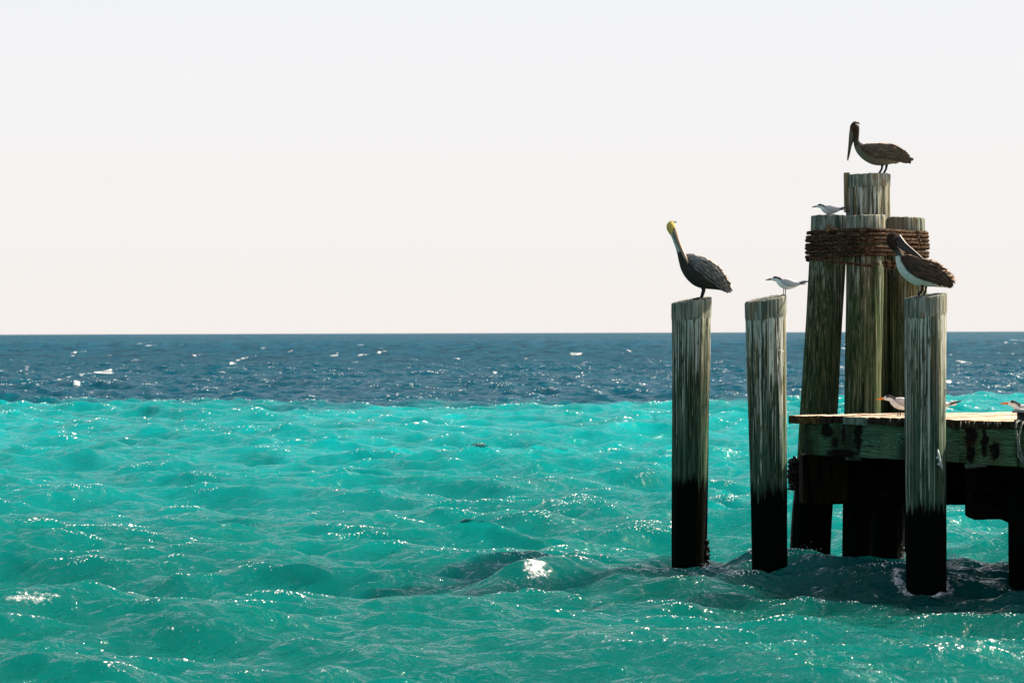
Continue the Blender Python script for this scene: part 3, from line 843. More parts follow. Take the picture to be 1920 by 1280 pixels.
# ---- pelican B on the tall pile
b = Bird('pelican', 'brown pelican facing left with its long bill hanging down, on the tallest pile', 'pelican', GP, 1652, 327, 23.84)
mb = MB(); HDB = (0.045, 0.022, 0.012)
def cfB(t, up, c):
    if t < .30: return mixc((0.022, .014, .010), (0.10, .045, .02), (up * -.5 + .2) if t > .1 else 0)
    if t < .42: return mixc(HDB, (0.05, .05, .045), (t - .3) / .12)
    return mixc((0.15, .14, .10), (0.05, .038, .03), .55 + .7 * up)
stB = [(1606, 229.0, 2, 2), (1603, 232, 5, 4.5), (1602.5, 237, 8.6, 6.5), (1603.5, 244, 8.4, 6.5), (1605, 251, 6.4, 5.5), (1605.6, 259, 5.0, 4.8), (1606, 266, 5.6, 5), (1610, 274, 8.5, 7.5), (1617, 281, 12, 11), (1628, 287, 16, 15), (1641, 290, 19.5, 17.5), (1655, 290.5, 19.8, 18), (1669, 291, 17.5, 16), (1683, 293.5, 13, 12.5), (1695, 296, 7, 9), (1704, 297.5, 3, 6), (1712, 298.5, .8, 4)]
b.loft(mb, stB, 5, 24, colf=cfB)
for k in range(9):
    b.blade(mb, 1693, 295 + abs(k - 4) * .3, (k - 4) * 1.6, 9 + (k - 4) * .8 + rn.uniform(-2, 2), rn.uniform(17, 21), 1.8, BRN, TAN, side=-1)
for i in range(6): b.blade(mb, 1605 + i * .6, 230.5 + i * .3, rn.uniform(-1.5, 1.5), -18 + i * 6, rn.uniform(4, 6.5), .6, HDB, HDB)
for (u, wz) in ((1652.5, -5), (1662, 4.5)):
    b.leg(mb, [(u + 2, 303, wz), (u + 1, 311, wz), (u, 317, wz), (u - 5, 326, wz)], [3.8, 2.4, 2.0, 2.0], SKIN)
    b.foot(mb, u - 4, 326.2, wz, 15, SKIN, slope=.02)
mb.build('body', PLUM, b.root)
mb = MB()
b.loft(mb, [(1599.5, 239, 5.4, 3.8), (1597.8, 246, 5.0, 3.4), (1596, 256, 4.2, 3.0), (1594, 272, 3.3, 2.6), (1591.6, 288, 2.4, 2.0), (1589.8, 298, 1.5, 1.5), (1590.2, 301.5, .6, .6)], 5, 12, colf=lambda t, u, c: mixc((0.13, .14, .12), (0.05, .035, .025), t * 1.6))
b.loft(mb, [(1602, 245, 4.2, 3), (1600.5, 253, 4.4, 2.6), (1597.5, 263, 3.6, 2), (1594.5, 276, 2, 1.5), (1592, 290, .9, 1)], 5, 12, colf=lambda t, u, c: (0.035, .028, .022))
mb.build('bill', HORN, b.root)
b.eye(1600.5, 238.5, 5.6, 1.4)
ob = [(1614, 277, 5, 3, 8), (1622, 279, 9, 4, 12), (1636, 283, 13, 5, 15), (1652, 285, 14, 5, 16.5), (1668, 287, 13.5, 5, 14.5), (1682, 291, 10, 4, 11), (1694, 295.5, 5, 3, 7), (1704, 299, 1.5, 2, 4)]
pr = [(1664 + i * 3.2, 281 + i * 1.5, 9 - i * .6, 26 + rn.uniform(-6, 6), rn.uniform(13, 18), 1.6, rn.choice([DKB, BRN, BRN, TAN])) for i in range(9)]
for sd in (-1, 1): wing(b, ob, 6, rn, ((0.045, .034, .028), (0.13, .095, .07)), (0.24, .18, .13), 0, sd, pr)
mb = MB()
b.top(mb, b.over(ob), 1, 6, 200, rn, [(.52, .34, .24), (.40, .27, .19), BRN], [(.6, .42, .31), BRN], th=(60, 110), lift=.7)  # sunlit rim along the back put into the peach feather colours
mb.build('back_feathers', FEATHER, b.root)

# ---- pelican C, white belly, bill laid along its back
b = Bird('pelican', 'brown pelican with a white belly and its bill laid along its back', 'pelican', GP, 1724, 556.5, 20.67)
mb = MB()
def cfC(t, up, c):
    if t < .30: return mixc((0.045, .022, .014), (0.02, .012, .01), .5 - .5 * up)
    if t < .42: return mixc((0.03, .018, .014), (0.10, .085, .07), (t - .3) / .12)
    f = (up + .34 + .2 * (t - .6)) / .25
    return mixc((0.60, .62, .57), (0.05, .038, .03), f)
stC = [(1681, 438, 3, 3), (1677, 441, 7, 5.5), (1672.5, 446, 9.8, 7), (1671.5, 453, 9.2, 6.8), (1676, 461, 7.6, 6), (1682, 468, 6.8, 5.6), (1686, 476, 7.5, 6.4), (1689, 485, 10, 8.5), (1696, 496, 15.5, 13.5), (1707, 505, 20, 18), (1721, 511, 23.5, 20.5), (1736, 515.5, 22.5, 20), (1750, 521, 18, 17), (1762, 527, 12.5, 13), (1773, 533, 7, 9), (1781, 538.5, 2.5, 5)]
b.loft(mb, stC, 5, 24, colf=cfC)
for k in range(9):
    b.blade(mb, 1764, 531 + rn.uniform(-1, 1), (k - 4) * 1.6, 22 + (k - 4) * 2, rn.uniform(15, 20), 2.0, WHT if k % 2 else TAN, (0.5, .42, .33), side=-1)
b.leg(mb, [(1728, 530, -6), (1728.5, 539, -6), (1727.5, 545, -6), (1720, 554, -6)], [4.0, 2.4, 2.2, 2.0], SKIN)
b.foot(mb, 1721, 556.2, -6, 21, SKIN, slope=.22, spread=.3)
b.leg(mb, [(1737, 531, 6), (1737.5, 540, 6), (1736, 546, 6), (1733, 553, 6)], [4, 2.0, 1.7, 1.6], SKIN)
b.foot(mb, 1733, 553.5, 6, 15, SKIN, slope=.17, spread=.3)
mb.build('body', PLUM, b.root)
mb = MB()
def cC(t, u, c): return (0.62, 0.54, .48) if u > .86 or (-.3 < u < -.1 and t < .7) else (0.030, .024, .024)
b.loft(mb, [(1683, 443.5, 6, 4.2, -3), (1689, 450, 4.2, 3.6, -6), (1697, 459, 3.0, 3.2, -9), (1708, 469, 2.6, 3, -13), (1720, 479.5, 2.0, 2.4, -16), (1727.5, 485.5, .8, 1, -17)], 5, 16, colf=cC)
b.loft(mb, [(1682, 450, 6.5, 3.6, -4), (1688, 458, 7.0, 3.2, -7), (1696, 466, 6.2, 2.8, -10), (1707, 474, 4.4, 2.2, -13), (1717, 480, 2.4, 1.8, -16), (1725, 485, .7, .8, -17)], 5, 14, colf=lambda t, u, c: mixc((0.03, .018, .014), (0.07, .04, .032), t))
mb.build('bill', HORN, b.root)
b.eye(1680.5, 444.5, 6.0, 1.5)
oc = [(1691, 482, 6, 3, 9), (1700, 489, 12, 4, 14), (1713, 499, 17, 5, 18.5), (1729, 506, 19, 5, 19.5), (1745, 512, 18, 5, 17.5), (1759, 518, 14, 5, 14), (1772, 525, 9, 4, 9), (1780, 530, 3, 3, 6)]
pr = [(1738 + i * 2.6, 491 + i * 2.9 + rn.uniform(-1.5, 1.5), 12 - i * .5, 34 + i * 1.6 + rn.uniform(-6, 6), rn.uniform(16, 24) - i * .9, 2.0, rn.choice([DKB, BRN, TAN, TAN])) for i in range(12)]
for sd in (-1, 1): wing(b, oc, 7, rn, (DKB, (0.07, .045, .035)), (0.30, .17, .10), 0, sd, pr)
mb = MB()
b.top(mb, b.over(oc), .8, 6.4, 260, rn, [(.46, .29, .18), TAN, DKB, BRN], [(.66, .46, .32), (.3, .18, .11), DKB], L=(8, 15), th=(32, 110), lift=2.2)
mb.build('back_feathers', FEATHER, b.root)

# ---- terns
GT = 'terns perched on the dock and piles'
def tern(label, bu, bv, D, k=1.0, bill=(0.30, 0.04, 0.015), bl=12.0, seed=1, tilt=0.0, fu=None, fv=None, legs=None, tail=True):
    """bu,bv: beak tip px; k: scale"""
    rn = random.Random(seed)
    def T(u, v): # prototype pixel coordinates relative to beak tip (tern on the pile: tip 1435,525)
        du, dv = (u - 1435) * k, (v - 525) * k; c, s_ = math.cos(tilt), math.sin(tilt)
        return bu + du * c - dv * s_, bv + du * s_ + dv * c
    fu_, fv_ = T(1470, 552)
    if fv is not None: fv_ = fv
    if fu is not None: fu_ = fu
    b = Bird('tern', label, 'tern', GT, fu_, fv_, D)
    mb = MB(); W = (0.82, 0.82, 0.80); G = (0.50, 0.48, 0.50); B = (0.012, 0.012, 0.014)
    def cf(t, up, c):
        if .12 < t < .40 and up > .12: return B
        if t > .38 and up > .1: return mixc(W, G, (up - .1) / .3)
        return W
    def S(u, v, hh, hw, w=0): a, c = T(u, v); return (a, c, hh * k, hw * k, w * k)
    b.loft(mb, [S(1446, 523.5, 1.6, 1.6), S(1449, 523, 3.4, 3), S(1453.5, 522.5, 4.9, 4.0), S(1458.5, 524, 5.0, 4.2), S(1463, 528, 7.2, 6), S(1469, 531, 9.4, 8), S(1477, 532.5, 10.2, 8.6), S(1486, 532.8, 8, 7.2), S(1494, 532, 5, 5), S(1502, 530.5, 2.2, 3), S(1508, 529.5, .8, 2)], 5, 18, colf=cf)
    for i in range(5):
        a, c = T(1492, 531.5 + (i - 2) * .7); b.blade(mb, a, c, (i - 2) * k, -6 + (i - 2) * 3 + math.degrees(tilt), 20 * k, 1.1 * k, W, W)
    # nape shag
    for i in range(4):
        a, c = T(1458, 519.5 + i); b.blade(mb, a, c, rn.uniform(-2, 2) * k, 15 + 8 * i + math.degrees(tilt), 5.5 * k, .7 * k, B, B)
    lg = legs or [(1470, 1), (1473, -1)]
    for (lu, wz) in lg:
        a, c = T(lu, 539); bx = a - 1.0 * k
        b.leg(mb, [(a, c, wz * 2.4 * k), ((a + bx) / 2 + .3, (c + fv_) / 2, wz * 2.4 * k), (bx, fv_ - .3, wz * 2.4 * k)], [1.1 * k, .75 * k, .7 * k], (0.02, .018, .018))
        b.foot(mb, bx, fv_ - .2, wz * 2.4 * k, 4.5 * k, (0.02, .018, .018), th=.5)
    mb.build('body', SOFT, b.root)
    mb = MB()
    tip = T(1435, 525); bs = T(1447.5, 523.2); L = bl / 12.0
    tip = (bs[0] + (tip[0] - bs[0]) * L, bs[1] + (tip[1] - bs[1]) * L)
    b.loft(mb, [(bs[0], bs[1], 2.1 * k, 1.5 * k), (bs[0] + (tip[0] - bs[0]) * .45, bs[1] + (tip[1] - bs[1]) * .35, 1.7 * k, 1.1 * k), (bs[0] + (tip[0] - bs[0]) * .8, bs[1] + (tip[1] - bs[1]) * .75, 1.0 * k, .7 * k), (tip[0], tip[1], .3 * k, .2 * k)], 4, 10, colf=lambda t, u, c: bill)
    mb.build('bill', HORN, b.root)
    a, c = T(1452.5, 522.0); b.eye(a, c, 3.7 * k, .75 * k)
    ol = [(1464, 526, 2.6, 1.2, 5.6), (1470, 528, 5.6, 1.6, 7.6), (1479, 530.5, 6.6, 1.8, 8.2), (1488, 532, 5.0, 1.6, 6.6), (1496, 532, 3.0, 1.2, 4.2), (1504, 530.5, 1.6, .8, 2.6), (1511, 529, .6, .5, 1.6)]
    for sd in (-1, 1):
        mb = MB(); rows = []
        for (u, v, hh, hw, ww) in ol: a, c = T(u, v); rows.append((a, c, hh * k, hw * k, sd * ww * k))
        b.loft(mb, rows, 4, 14, colf=lambda t, up, c: mixc((.42, .40, .42), (0.62, .59, .59), .5 + .5 * up))
        for i in range(14):
            t = i / 13; u = 1468 + 22 * t; v = 527 + rn.uniform(-3, 5) * (1 - .3 * t) + 3 * t; a, c = T(u, v)
            b.blade(mb, a, c, sd * 8.2 * k * (1 - .35 * t), 14 + rn.uniform(-6, 6) + math.degrees(tilt), 8 * k, 1.5 * k, mixc(G, (.5, .48, .48), rn.random()), (0.55, .52, .5), side=sd, lift=.2)
        for i in range(5):     # long dark primaries
            a, c = T(1487 + i * 2.0, 534.2 - i * .8)
            b.blade(mb, a, c, sd * (4.5 - i * .5) * k, -13 + i * .8 + math.degrees(tilt), (33 - i * 1.6) * k, (1.25) * k, (0.03, .028, .03) if i < 4 else (0.3, .28, .28), (0.10, .095, .10), side=sd, lift=-.5)
        mb.build('wing', SOFT, b.root)
    return b

tern('grey and white tern with a dark bill alone on a sloping mooring pile', 1435, 525, 21.83, 1.0, (0.16, .05, .03), seed=1, fv=553.0)
tern('white tern with a red bill on the left pile of the roped cluster', 1521.7, 388.6, 23.72, .82, (0.30, .025, .015), seed=2, fv=406.0, tilt=-.03)
tern('orange-billed tern standing on the deck left of the thick mooring pile', 1644, 748.8, 22.0, 1.16, (0.75, .20, .02), bl=13.5, seed=3, fv=780.0, tilt=-.02)
tern('tern mostly hidden behind the thick mooring pile with only its tail showing', 1711, 753.5, 22.0, 1.08, (0.75, .20, .02), bl=13, seed=4, fv=781.0, tilt=-.04)
tern('orange-billed tern beside the black bollard at the right edge', 1875.8, 756.2, 20.75, 1.22, (0.72, .17, .02), bl=13, seed=5, fv=786.5, tilt=.12)

# ------------------------------------------------------------------ sea
def geom_axis(lo, hi, f):
    out = [lo]
    while out[-1] < hi: out.append(out[-1] * (1 + f(out[-1])) + (0.0))
    return out
rowsD = [5.0]
while rowsD[-1] < 40000:
    d = rowsD[-1]
    if d < 12: st = .10
    elif d < 20: st = .034
    elif d < 160: st = .0017 * d
    elif d < 700: st = .0026 * d
    else: st = .03 * d
    rowsD.append(d + st)
rowsD = np.array(rowsD)
tin = np.linspace(-.262, .262, 640)
g = .262 * np.cumprod(np.full(58, 1.045)) + np.cumsum(np.full(58, .0008))
tcol = np.concatenate([-g[::-1], tin, g])
T_, D_ = np.meshgrid(tcol, rowsD)
X0 = (T_ * D_).astype(np.float64); Y0 = D_.astype(np.float64)
dcol = np.gradient(tcol)[None, :] * D_; drow = np.gradient(rowsD)[:, None] * np.ones_like(T_)
res = np.maximum(np.abs(dcol), np.abs(drow) * .8)
shape = X0.shape
rs = np.random.RandomState(5)
NW = 240
lam = np.exp(rs.uniform(math.log(.15), math.log(9.0), NW))
main = math.radians(-100)      # travel roughly toward camera
ang = main + rs.normal(0, .50, NW)
kk = 2 * np.pi / lam
wgt = np.where(lam > 1.3, (1.3 / lam) ** .85, 1.0)
SL = 0.46
slope = wgt / np.sqrt((wgt ** 2).sum()) * SL * math.sqrt(2)
amp = slope / kk; ph = rs.uniform(0, 2 * np.pi, NW)
Z = np.zeros(shape); DX = np.zeros(shape); DY = np.zeros(shape); J = np.zeros(shape)
x_ = X0.ravel(); y_ = Y0.ravel(); rr_ = res.ravel()
Zr = np.zeros_like(x_); DXr = np.zeros_like(x_); DYr = np.zeros_like(x_); Jr = np.zeros_like(x_); JL = np.zeros_like(x_)
# gusty modulation so the chop is not uniform
gust = 1 + .22 * np.sin(x_ * .31 + np.sin(y_ * .11) * 1.7) * np.sin(y_ * .23 + 1.1)
for i in range(NW):
    lod = np.clip((lam[i] / rr_ - 2.2) / 2.0, 0, 1)
    sel = lod > 0
    if not sel.any(): continue
    cx, cy = math.cos(ang[i]), math.sin(ang[i])
    p_ = kk[i] * (cx * x_[sel] + cy * y_[sel]) + ph[i]
    c_ = np.cos(p_); s_ = np.sin(p_); a_ = amp[i] * lod[sel] * gust[sel]
    Zr[sel] += a_ * c_; DXr[sel] -= cx * a_ * s_; DYr[sel] -= cy * a_ * s_; Jr[sel] += kk[i] * a_ * c_
    if lam[i] > 1.2: JL[sel] += kk[i] * a_ * c_
Q = .72
# the steep breaking wavelet in front of the piles, and smaller ones
fo = np.zeros_like(x_)
def ridge(px, py, h, lx, ly, foam=0.0, fx=0.0, fw=.15, yaw=0.0):
    D = CAMH * F / (py - 624 + (px - 960) * .0031); X = (px - 960) / F * D
    dx = x_ - X; dy = y_ - D; c, s = math.cos(yaw), math.sin(yaw)
    u = dx * c + dy * s; v = -dx * s + dy * c
    front = np.where(v < 0, ly * .55, ly * 1.3)
    e = np.exp(-(u / lx) ** 2 - (v / front) ** 2)
    global Zr, fo
    Zr = Zr + h * e
    if foam:
        uf = u - fx
        fo = np.maximum(fo, foam * np.exp(-(uf / fw) ** 2 * .8 - ((v + ly * .22) / (ly * .5)) ** 2))
for (px, D, tgt, wd) in ((1292, 22.46, -.06, .9), (1736, 20.67, 0.06, .9), (1444, 21.85, -.04, .5), (1600, 23.3, -.02, .8)):
    X = (px - 960) / F * D; r2 = (x_ - X) ** 2 + (y_ - D) ** 2
    wt_ = np.exp(-r2 / .25 ** 2); cur = float((Zr * wt_).sum() / wt_.sum())
    Zr += (tgt - cur) * np.exp(-r2 / wd ** 2)
ridge(985, 1094, .26, .50, .34, .96, .02, .15, .30)
ridge(1002, 1106, .04, .2, .25, .78, .03, .16, .2)
ridge(955, 1098, .02, .3, .2, .62, 0, .28, .3)
ridge(900, 1106, .10, .45, .30, .62, .12, .20, .35)
ridge(770, 1128, .10, .35, .25, .85, .0, .17, .2)
ridge(1150, 1110, .13, .7, .4, 0, yaw=-.15)
ridge(1160, 1100, .10, .3, .3, 0)
ridge(1350, 1120, .12, .9, .4, 0, yaw=-.1)
ridge(1550, 1085, .07, .45, .4, .5, -.15, .3)
ridge(1820, 1085, .06, .4, .4, .45, -.2, .25)
ridge(60, 1172, .05, .4, .25, .8, 0, .33)
ridge(610, 1262, .10, .2, .2, .6, 0, .07)
Zr *= 1.0
# foam collars where water meets timber
for (px, D, w) in ((1292, 22.46, .19), (1444, 21.85, .19), (1736, 20.67, .2), (1519, 23.5, .22), (1613, 23.2, .2), (1634, 23.8, .2), (1712, 23.7, .2), (1930, 20.95, .2)):
    X = (px - 960) / F * D; r = np.hypot(x_ - X, y_ - D)
    hi = 1.0 if px in (1519, 1613, 1736) else .7
    fo = np.maximum(fo, hi * .8 * np.exp(-((r - w - .05) / .10) ** 2) * (1.2 if px == 1519 else 1))
X1 = x_ + Q * DXr; Y1 = y_ + Q * DYr
crest = np.clip((Jr - .30) / .42, 0, 1)
far = np.clip((y_ - 70) / 15, 0, 1)
crestL = np.clip((JL * .95 - .20) / .30, 0, 1)
# far white caps: sparse random blobs on crests
def vnoise(x, y, seed):
    xi = np.floor(x).astype(np.int64); yi = np.floor(y).astype(np.int64); xf = x - xi; yf = y - yi
    def h(a, b): 
        v = (a * 374761393 + b * 668265263 + seed * 1442695) & 0x7fffffff
        v = ((v ^ (v >> 13)) * 1274126177) & 0x7fffffff
        return ((v ^ (v >> 16)) & 0xffff) / 65535.0
    sx = xf * xf * (3 - 2 * xf); sy = yf * yf * (3 - 2 * yf)
    return (h(xi, yi) * (1 - sx) + h(xi + 1, yi) * sx) * (1 - sy) + (h(xi, yi + 1) * (1 - sx) + h(xi + 1, yi + 1) * sx) * sy
patch = vnoise(x_ / (.55 + y_ * .0032), y_ / (2.0 + y_ * .03), 3)
fleck = vnoise(x_ / .9, y_ / 1.6, 9)
caps = np.clip((patch - .87) / .08, 0, 1) * np.clip((JL - .0) / .06, 0, 1) * far
foamv = np.clip(np.maximum(fo, caps * .9), 0, 1)
crestv = np.clip(crest * np.clip((fleck - .35) / .3, 0, 1), 0, 1)

nr, nc = shape
V = np.stack([X1, Y1, Zr], 1).astype(np.float32)
# keep the rim of the sheet still
me = bpy.data.meshes.new('sea')
V = np.concatenate([V, np.array([[-600, -600, -.06], [600, -600, -.06], [600, 4.9, -.06], [-600, 4.9, -.06]], np.float32)])
foamv = np.concatenate([foamv, np.zeros(4)]); crestv = np.concatenate([crestv, np.zeros(4)])
me.vertices.add(nr * nc + 4); me.vertices.foreach_set('co', V.ravel())
# the same water carries on behind the camera, coarse
idx = (np.arange(nr - 1)[:, None] * nc + np.arange(nc - 1)[None, :]).ravel()
quads = np.stack([idx, idx + 1, idx + nc + 1, idx + nc], 1).astype(np.int32)
quads = np.concatenate([quads, np.array([[nr * nc, nr * nc + 1, nr * nc + 2, nr * nc + 3]], np.int32)]); nq = len(quads)
me.loops.add(nq * 4); me.polygons.add(nq)
me.loops.foreach_set('vertex_index', quads.ravel())
me.polygons.foreach_set('loop_start', (np.arange(nq) * 4).astype(np.int32))
me.polygons.foreach_set('use_smooth', np.ones(nq, bool))
me.update(calc_edges=True)
for nm, arr in (('foam', foamv), ('crest', crestv)):
    at = me.attributes.new(nm, 'FLOAT', 'POINT'); at.data.foreach_set('value', arr.astype(np.float32))

n = NT('sea_water')
def geo(nm): return n.node('ShaderNodeAttribute', attribute_name=nm).outputs['Fac']
gy = n.z(1); gx = n.z(0)
big = n.noise((.16, .05, 0), detail=3)
med = n.noise((1.1, .5, 0), detail=3)
# sand shallows in front, deep weed bed beyond the drop-off
edge_y = n.math('ADD', 73.0, n.math('MULTIPLY', n.math('SUBTRACT', n.noise((.09, .03, 0), detail=5, rough=.65), .5), 34.0))
edge_y = n.math('ADD', edge_y, n.math('MULTIPLY', n.smooth(gx, -6.0, 18.0), 5.0))
deep = n.smooth(gy, n.math('SUBTRACT', edge_y, 3.0), n.math('ADD', edge_y, 4.0))
shal = n.mix(n.smooth(big, .35, .65), (0.0, 0.100, 0.096), (0.0, 0.135, 0.132))
shal = n.mix(n.smooth(gy, 14.0, 55.0), (0.0, 0.090, 0.080), (0.002, 0.205, 0.212))
shal = n.mix(n.math('MULTIPLY', n.smooth(big, .40, .62), .30), shal, (0.0, 0.075, 0.064))
shal = n.mix(n.math('MULTIPLY', n.smooth(med, .45, .65), .25), shal, (0.0, 0.075, 0.064))
dp = n.mix(n.smooth(gy, 75.0, 500.0), (0.001, 0.043, 0.070), (0.007, 0.070, 0.120))
dp = n.mix(n.math('MULTIPLY', n.smooth(big, .42, .62), .5), dp, (0.003, 0.055, 0.085))
chop = n.noise((.30, .035, 0), detail=4, rough=.7)  # distant wave shading put into the colour as darker bands
dp = n.mix(n.math('MULTIPLY', n.smooth(chop, .46, .60), n.smooth(gy, 110, 260)), dp, (0.0, 0.028, 0.050))
# pier shadow and dark reflections painted into the water colour round the piles
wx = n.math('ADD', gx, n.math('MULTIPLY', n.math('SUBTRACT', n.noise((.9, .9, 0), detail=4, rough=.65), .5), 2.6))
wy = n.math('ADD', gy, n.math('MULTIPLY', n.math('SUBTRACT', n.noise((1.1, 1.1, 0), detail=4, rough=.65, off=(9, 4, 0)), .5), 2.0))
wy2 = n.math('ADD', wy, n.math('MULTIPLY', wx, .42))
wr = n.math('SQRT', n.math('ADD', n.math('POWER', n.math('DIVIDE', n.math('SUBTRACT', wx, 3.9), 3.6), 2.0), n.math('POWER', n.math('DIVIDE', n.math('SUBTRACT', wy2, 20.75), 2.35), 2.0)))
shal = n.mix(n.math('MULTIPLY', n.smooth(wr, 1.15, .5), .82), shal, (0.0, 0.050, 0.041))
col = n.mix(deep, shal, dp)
# ripples
r1 = n.noise((3.2, 4.6, 1), sc=1.0, detail=4, rough=.6, dist=.5)
r2 = n.noise((10, 14, 1), sc=1.0, detail=3, rough=.6, dist=.3)
r3 = n.noise((34, 52, 1), sc=1.0, detail=2, rough=.6)
h = n.math('ADD', n.math('MULTIPLY', r1, 1.0), n.math('MULTIPLY', r2, .26))
h = n.math('ADD', h, n.math('MULTIPLY', r3, .05))
h = n.math('ADD', h, n.math('MULTIPLY', n.noise((.8, 1.7, 1), detail=3), n.math('MULTIPLY', n.smooth(gy, 50, 160), 9.0)))
h = n.math('ADD', h, n.math('MULTIPLY', n.noise((.16, .34, 1), detail=4, rough=.65), n.math('MULTIPLY', n.smooth(gy, 150, 500), 45.0)))
nb = n.bump(h, 1.0, .115)
# foam, with sun glints painted as white flecks on the crests
fa = geo('foam'); cr = geo('crest')
fn = n.noise((20, 20, 20), detail=6, rough=.8)
ff = n.mix(n.smooth(gy, 28.0, 55.0), n.noise((42, 30, 42), detail=2, rough=.5), n.noise((18, 9, 18), detail=2, rough=.5))
ffar = n.noise((3.2, 1.1, 1), detail=5, rough=.75)
fdet = n.mix(n.smooth(gy, 55.0, 80.0), fn, ffar)
m1 = n.smooth(n.math('ADD', n.math('MULTIPLY', fa, .46), n.math('SUBTRACT', fdet, .5)), .28, .46)
m2 = n.math('MULTIPLY', n.smooth(n.math('ADD', n.math('MULTIPLY', cr, .18), ff), .745, .775), n.smooth(cr, .05, .4))
# foam and the painted sun flecks merge into one white mask
vo = n.node('ShaderNodeTexVoronoi'); vo.feature = 'F1'; vo.inputs['Scale'].default_value = 1.0
n.link(n.co((5.5, 3.2, 5)), vo.inputs['Vector'])
m = n.math('MAXIMUM', m1, m2, clamp=True)
rough = n.math('ADD', .06, n.math('MULTIPLY', n.smooth(gy, 60, 900), .25))
# light coming back out of the water body hardly follows the small facets; the mirror image of the sky does
ge = n.node('ShaderNodeNewGeometry')
mxn = n.node('ShaderNodeMix', data_type='VECTOR'); mxn.inputs[0].default_value = .5
mxn.inputs[4].default_value = (0, 0, 1); n.link(ge.outputs['Normal'], mxn.inputs[5])
nrm = n.node('ShaderNodeVectorMath', operation='NORMALIZE'); n.link(mxn.outputs[1], nrm.inputs[0])
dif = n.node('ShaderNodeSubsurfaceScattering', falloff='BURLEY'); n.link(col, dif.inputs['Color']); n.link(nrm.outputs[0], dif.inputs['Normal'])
dif.inputs['Radius'].default_value = (.3, 1.0, 1.0); dif.inputs['Scale'].default_value = 1.1
glo = n.node('ShaderNodeBsdfGlossy'); n.link(rough, glo.inputs['Roughness']); n.link(nb, glo.inputs['Normal'])
fre = n.node('ShaderNodeFresnel'); fre.inputs['IOR'].default_value = 1.33; n.link(nb, fre.inputs['Normal'])
wet = n.node('ShaderNodeMixShader'); n.link(n.math('MULTIPLY', n.math('MINIMUM', fre.outputs[0], .8), n.math('SUBTRACT', .74, n.math('MULTIPLY', n.smooth(gy, 60, 300), .20))), wet.inputs[0]); n.link(dif.outputs[0], wet.inputs[1]); n.link(glo.outputs[0], wet.inputs[2])
n.done((.78, .79, .77), .7, nb)
fin = n.node('ShaderNodeMixShader'); n.link(m, fin.inputs[0]); n.link(wet.outputs[0], fin.inputs[1]); n.link(n.b.outputs[0], fin.inputs[2])
n.link(fin.outputs[0], n.out.inputs['Surface'])
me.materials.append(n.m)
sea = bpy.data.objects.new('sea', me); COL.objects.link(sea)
tag(sea, kind='structure')

# spray and drops thrown up where waves hit the piles
rn = random.Random(21); mb = MB()
def drop(p, r):
    V = []; Fc = []
    t = (1 + 5 ** .5) / 2
    for q in ((-1, t, 0), (1, t, 0), (-1, -t, 0), (1, -t, 0), (0, -1, t), (0, 1, t), (0, -1, -t), (0, 1, -t), (t, 0, -1), (t, 0, 1), (-t, 0, -1), (-t, 0, 1)):
        V.append(Vector(p) + Vector(q).normalized() * r * rn.uniform(.8, 1.2))
    mb.add(V, [(0, 11, 5), (0, 5, 1), (0, 1, 7), (0, 7, 10), (0, 10, 11), (1, 5, 9), (5, 11, 4), (11, 10, 2), (10, 7, 6), (7, 1, 8), (3, 9, 4), (3, 4, 2), (3, 2, 6), (3, 6, 8), (3, 8, 9), (4, 9, 5), (2, 4, 11), (6, 2, 10), (8, 6, 7), (9, 8, 1)])
for (cx, cy, D, sx, sy, nn) in ((1512, 1048, 23.15, 22, 10, 420), (1545, 1052, 23.1, 30, 5, 240), (1583, 1028, 23.3, 5, 22, 90), (1786, 1058, 21.6, 14, 14, 220), (1693, 1045, 22.6, 5, 10, 80), (978, 1078, 21.35, 18, 12, 260), (1318, 1064, 22.3, 10, 5, 60), (1880, 1060, 22.2, 20, 7, 70), (1600, 1058, 23.0, 50, 5, 120)):
    for i in range(nn):
        u = cx + rn.gauss(0, sx * .6); v = cy + abs(rn.gauss(0, sy)) * -1 + sy * .6
        drop(P(u, v, D + rn.uniform(-.12, .12)), rn.uniform(.0022, .0065) * (1.6 if rn.random() < .08 else 1))
spr = mb.build('spray', simple('white_water', (0.62, 0.70, 0.68), (0.85, 0.87, 0.85), rough=.25, spec=.5, bump=0))
tag(spr, kind='stuff')

# ------------------------------------------------------------------ light
EL = math.radians(40); azv = Vector((.93, .37)).normalized()
SUN = Vector((azv.x * math.cos(EL), azv.y * math.cos(EL), math.sin(EL)))
ld = bpy.data.lights.new('sun', 'SUN'); ld.energy = 5.0; ld.angle = math.radians(.5); ld.color = (1.0, .86, .68)
lo = bpy.data.objects.new('sun', ld); COL.objects.link(lo); lo.rotation_euler = SUN.to_track_quat('Z', 'Y').to_euler()

w = bpy.data.worlds.new('World'); SC.world = w; w.use_nodes = True
nt = w.node_tree; bg = nt.nodes['Background']
sky = nt.nodes.new('ShaderNodeTexSky'); sky.sky_type = 'NISHITA'; sky.sun_disc = False
sky.sun_elevation = EL; sky.sun_rotation = math.atan2(azv.x, azv.y)
sky.air_density = 1.0; sky.dust_density = 4.0; sky.ozone_density = 1.0; sky.altitude = 0
hs = nt.nodes.new('ShaderNodeHueSaturation'); hs.inputs['Saturation'].default_value = .65; hs.inputs['Value'].default_value = .95
nt.links.new(sky.outputs[0], hs.inputs['Color'])
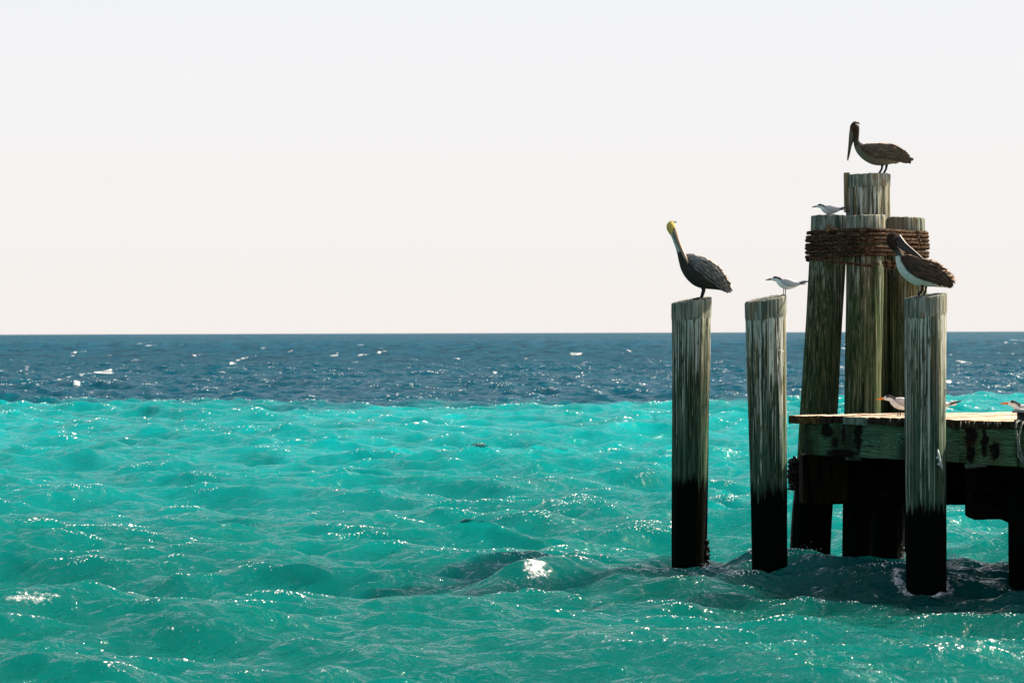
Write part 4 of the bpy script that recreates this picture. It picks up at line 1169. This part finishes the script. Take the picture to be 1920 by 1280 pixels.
# thin bright overcast veil thickening toward the horizon
tc = nt.nodes.new('ShaderNodeTexCoord'); sp = nt.nodes.new('ShaderNodeSeparateXYZ'); nt.links.new(tc.outputs['Generated'], sp.inputs[0])
mr = nt.nodes.new('ShaderNodeMapRange'); mr.inputs[1].default_value = .12; mr.inputs[2].default_value = .6; mr.inputs[3].default_value = 1.0; mr.inputs[4].default_value = 0.0
nt.links.new(sp.outputs[2], mr.inputs[0])
cr2 = nt.nodes.new('ShaderNodeValToRGB'); e = cr2.color_ramp.elements
VS = 4.98
e[0].position = 0.0; e[0].color = (.925, .875, .84, 1); e[1].position = .16; e[1].color = (.905, .915, .955, 1)
el3 = e.new(.34); el3.color = (.62, .78, .92, 1)
el = e.new(.05); el.color = (.92, .895, .875, 1)
nt.links.new(sp.outputs[2], cr2.inputs[0])
sc_ = nt.nodes.new('ShaderNodeVectorMath'); sc_.operation = 'SCALE'; sc_.inputs['Scale'].default_value = VS
nt.links.new(cr2.outputs[0], sc_.inputs[0])
mx = nt.nodes.new('ShaderNodeMix'); mx.data_type = 'RGBA'
mr2 = nt.nodes.new('ShaderNodeMapRange'); mr2.interpolation_type = 'SMOOTHSTEP'
mr2.inputs[1].default_value = -.35; mr2.inputs[2].default_value = .6; mr2.inputs[3].default_value = .04; mr2.inputs[4].default_value = 1.0
nt.links.new(sp.outputs[1], mr2.inputs[0])
ml = nt.nodes.new('ShaderNodeMath'); ml.operation = 'MULTIPLY'; nt.links.new(mr.outputs[0], ml.inputs[0]); nt.links.new(mr2.outputs[0], ml.inputs[1])
nt.links.new(ml.outputs[0], mx.inputs[0]); nt.links.new(hs.outputs[0], mx.inputs[6]); nt.links.new(sc_.outputs[0], mx.inputs[7])
nt.links.new(mx.outputs[2], bg.inputs[0]); bg.inputs[1].default_value = .1

SC.view_settings.view_transform = 'Standard'; SC.view_settings.look = 'None'
SC.view_settings.exposure = 1.0; SC.view_settings.gamma = 1.0
SC.cycles.max_bounces = 6; SC.cycles.diffuse_bounces = 3; SC.cycles.glossy_bounces = 3
SC.cycles.sample_clamp_indirect = 3.0
SC.cycles.use_denoising = True
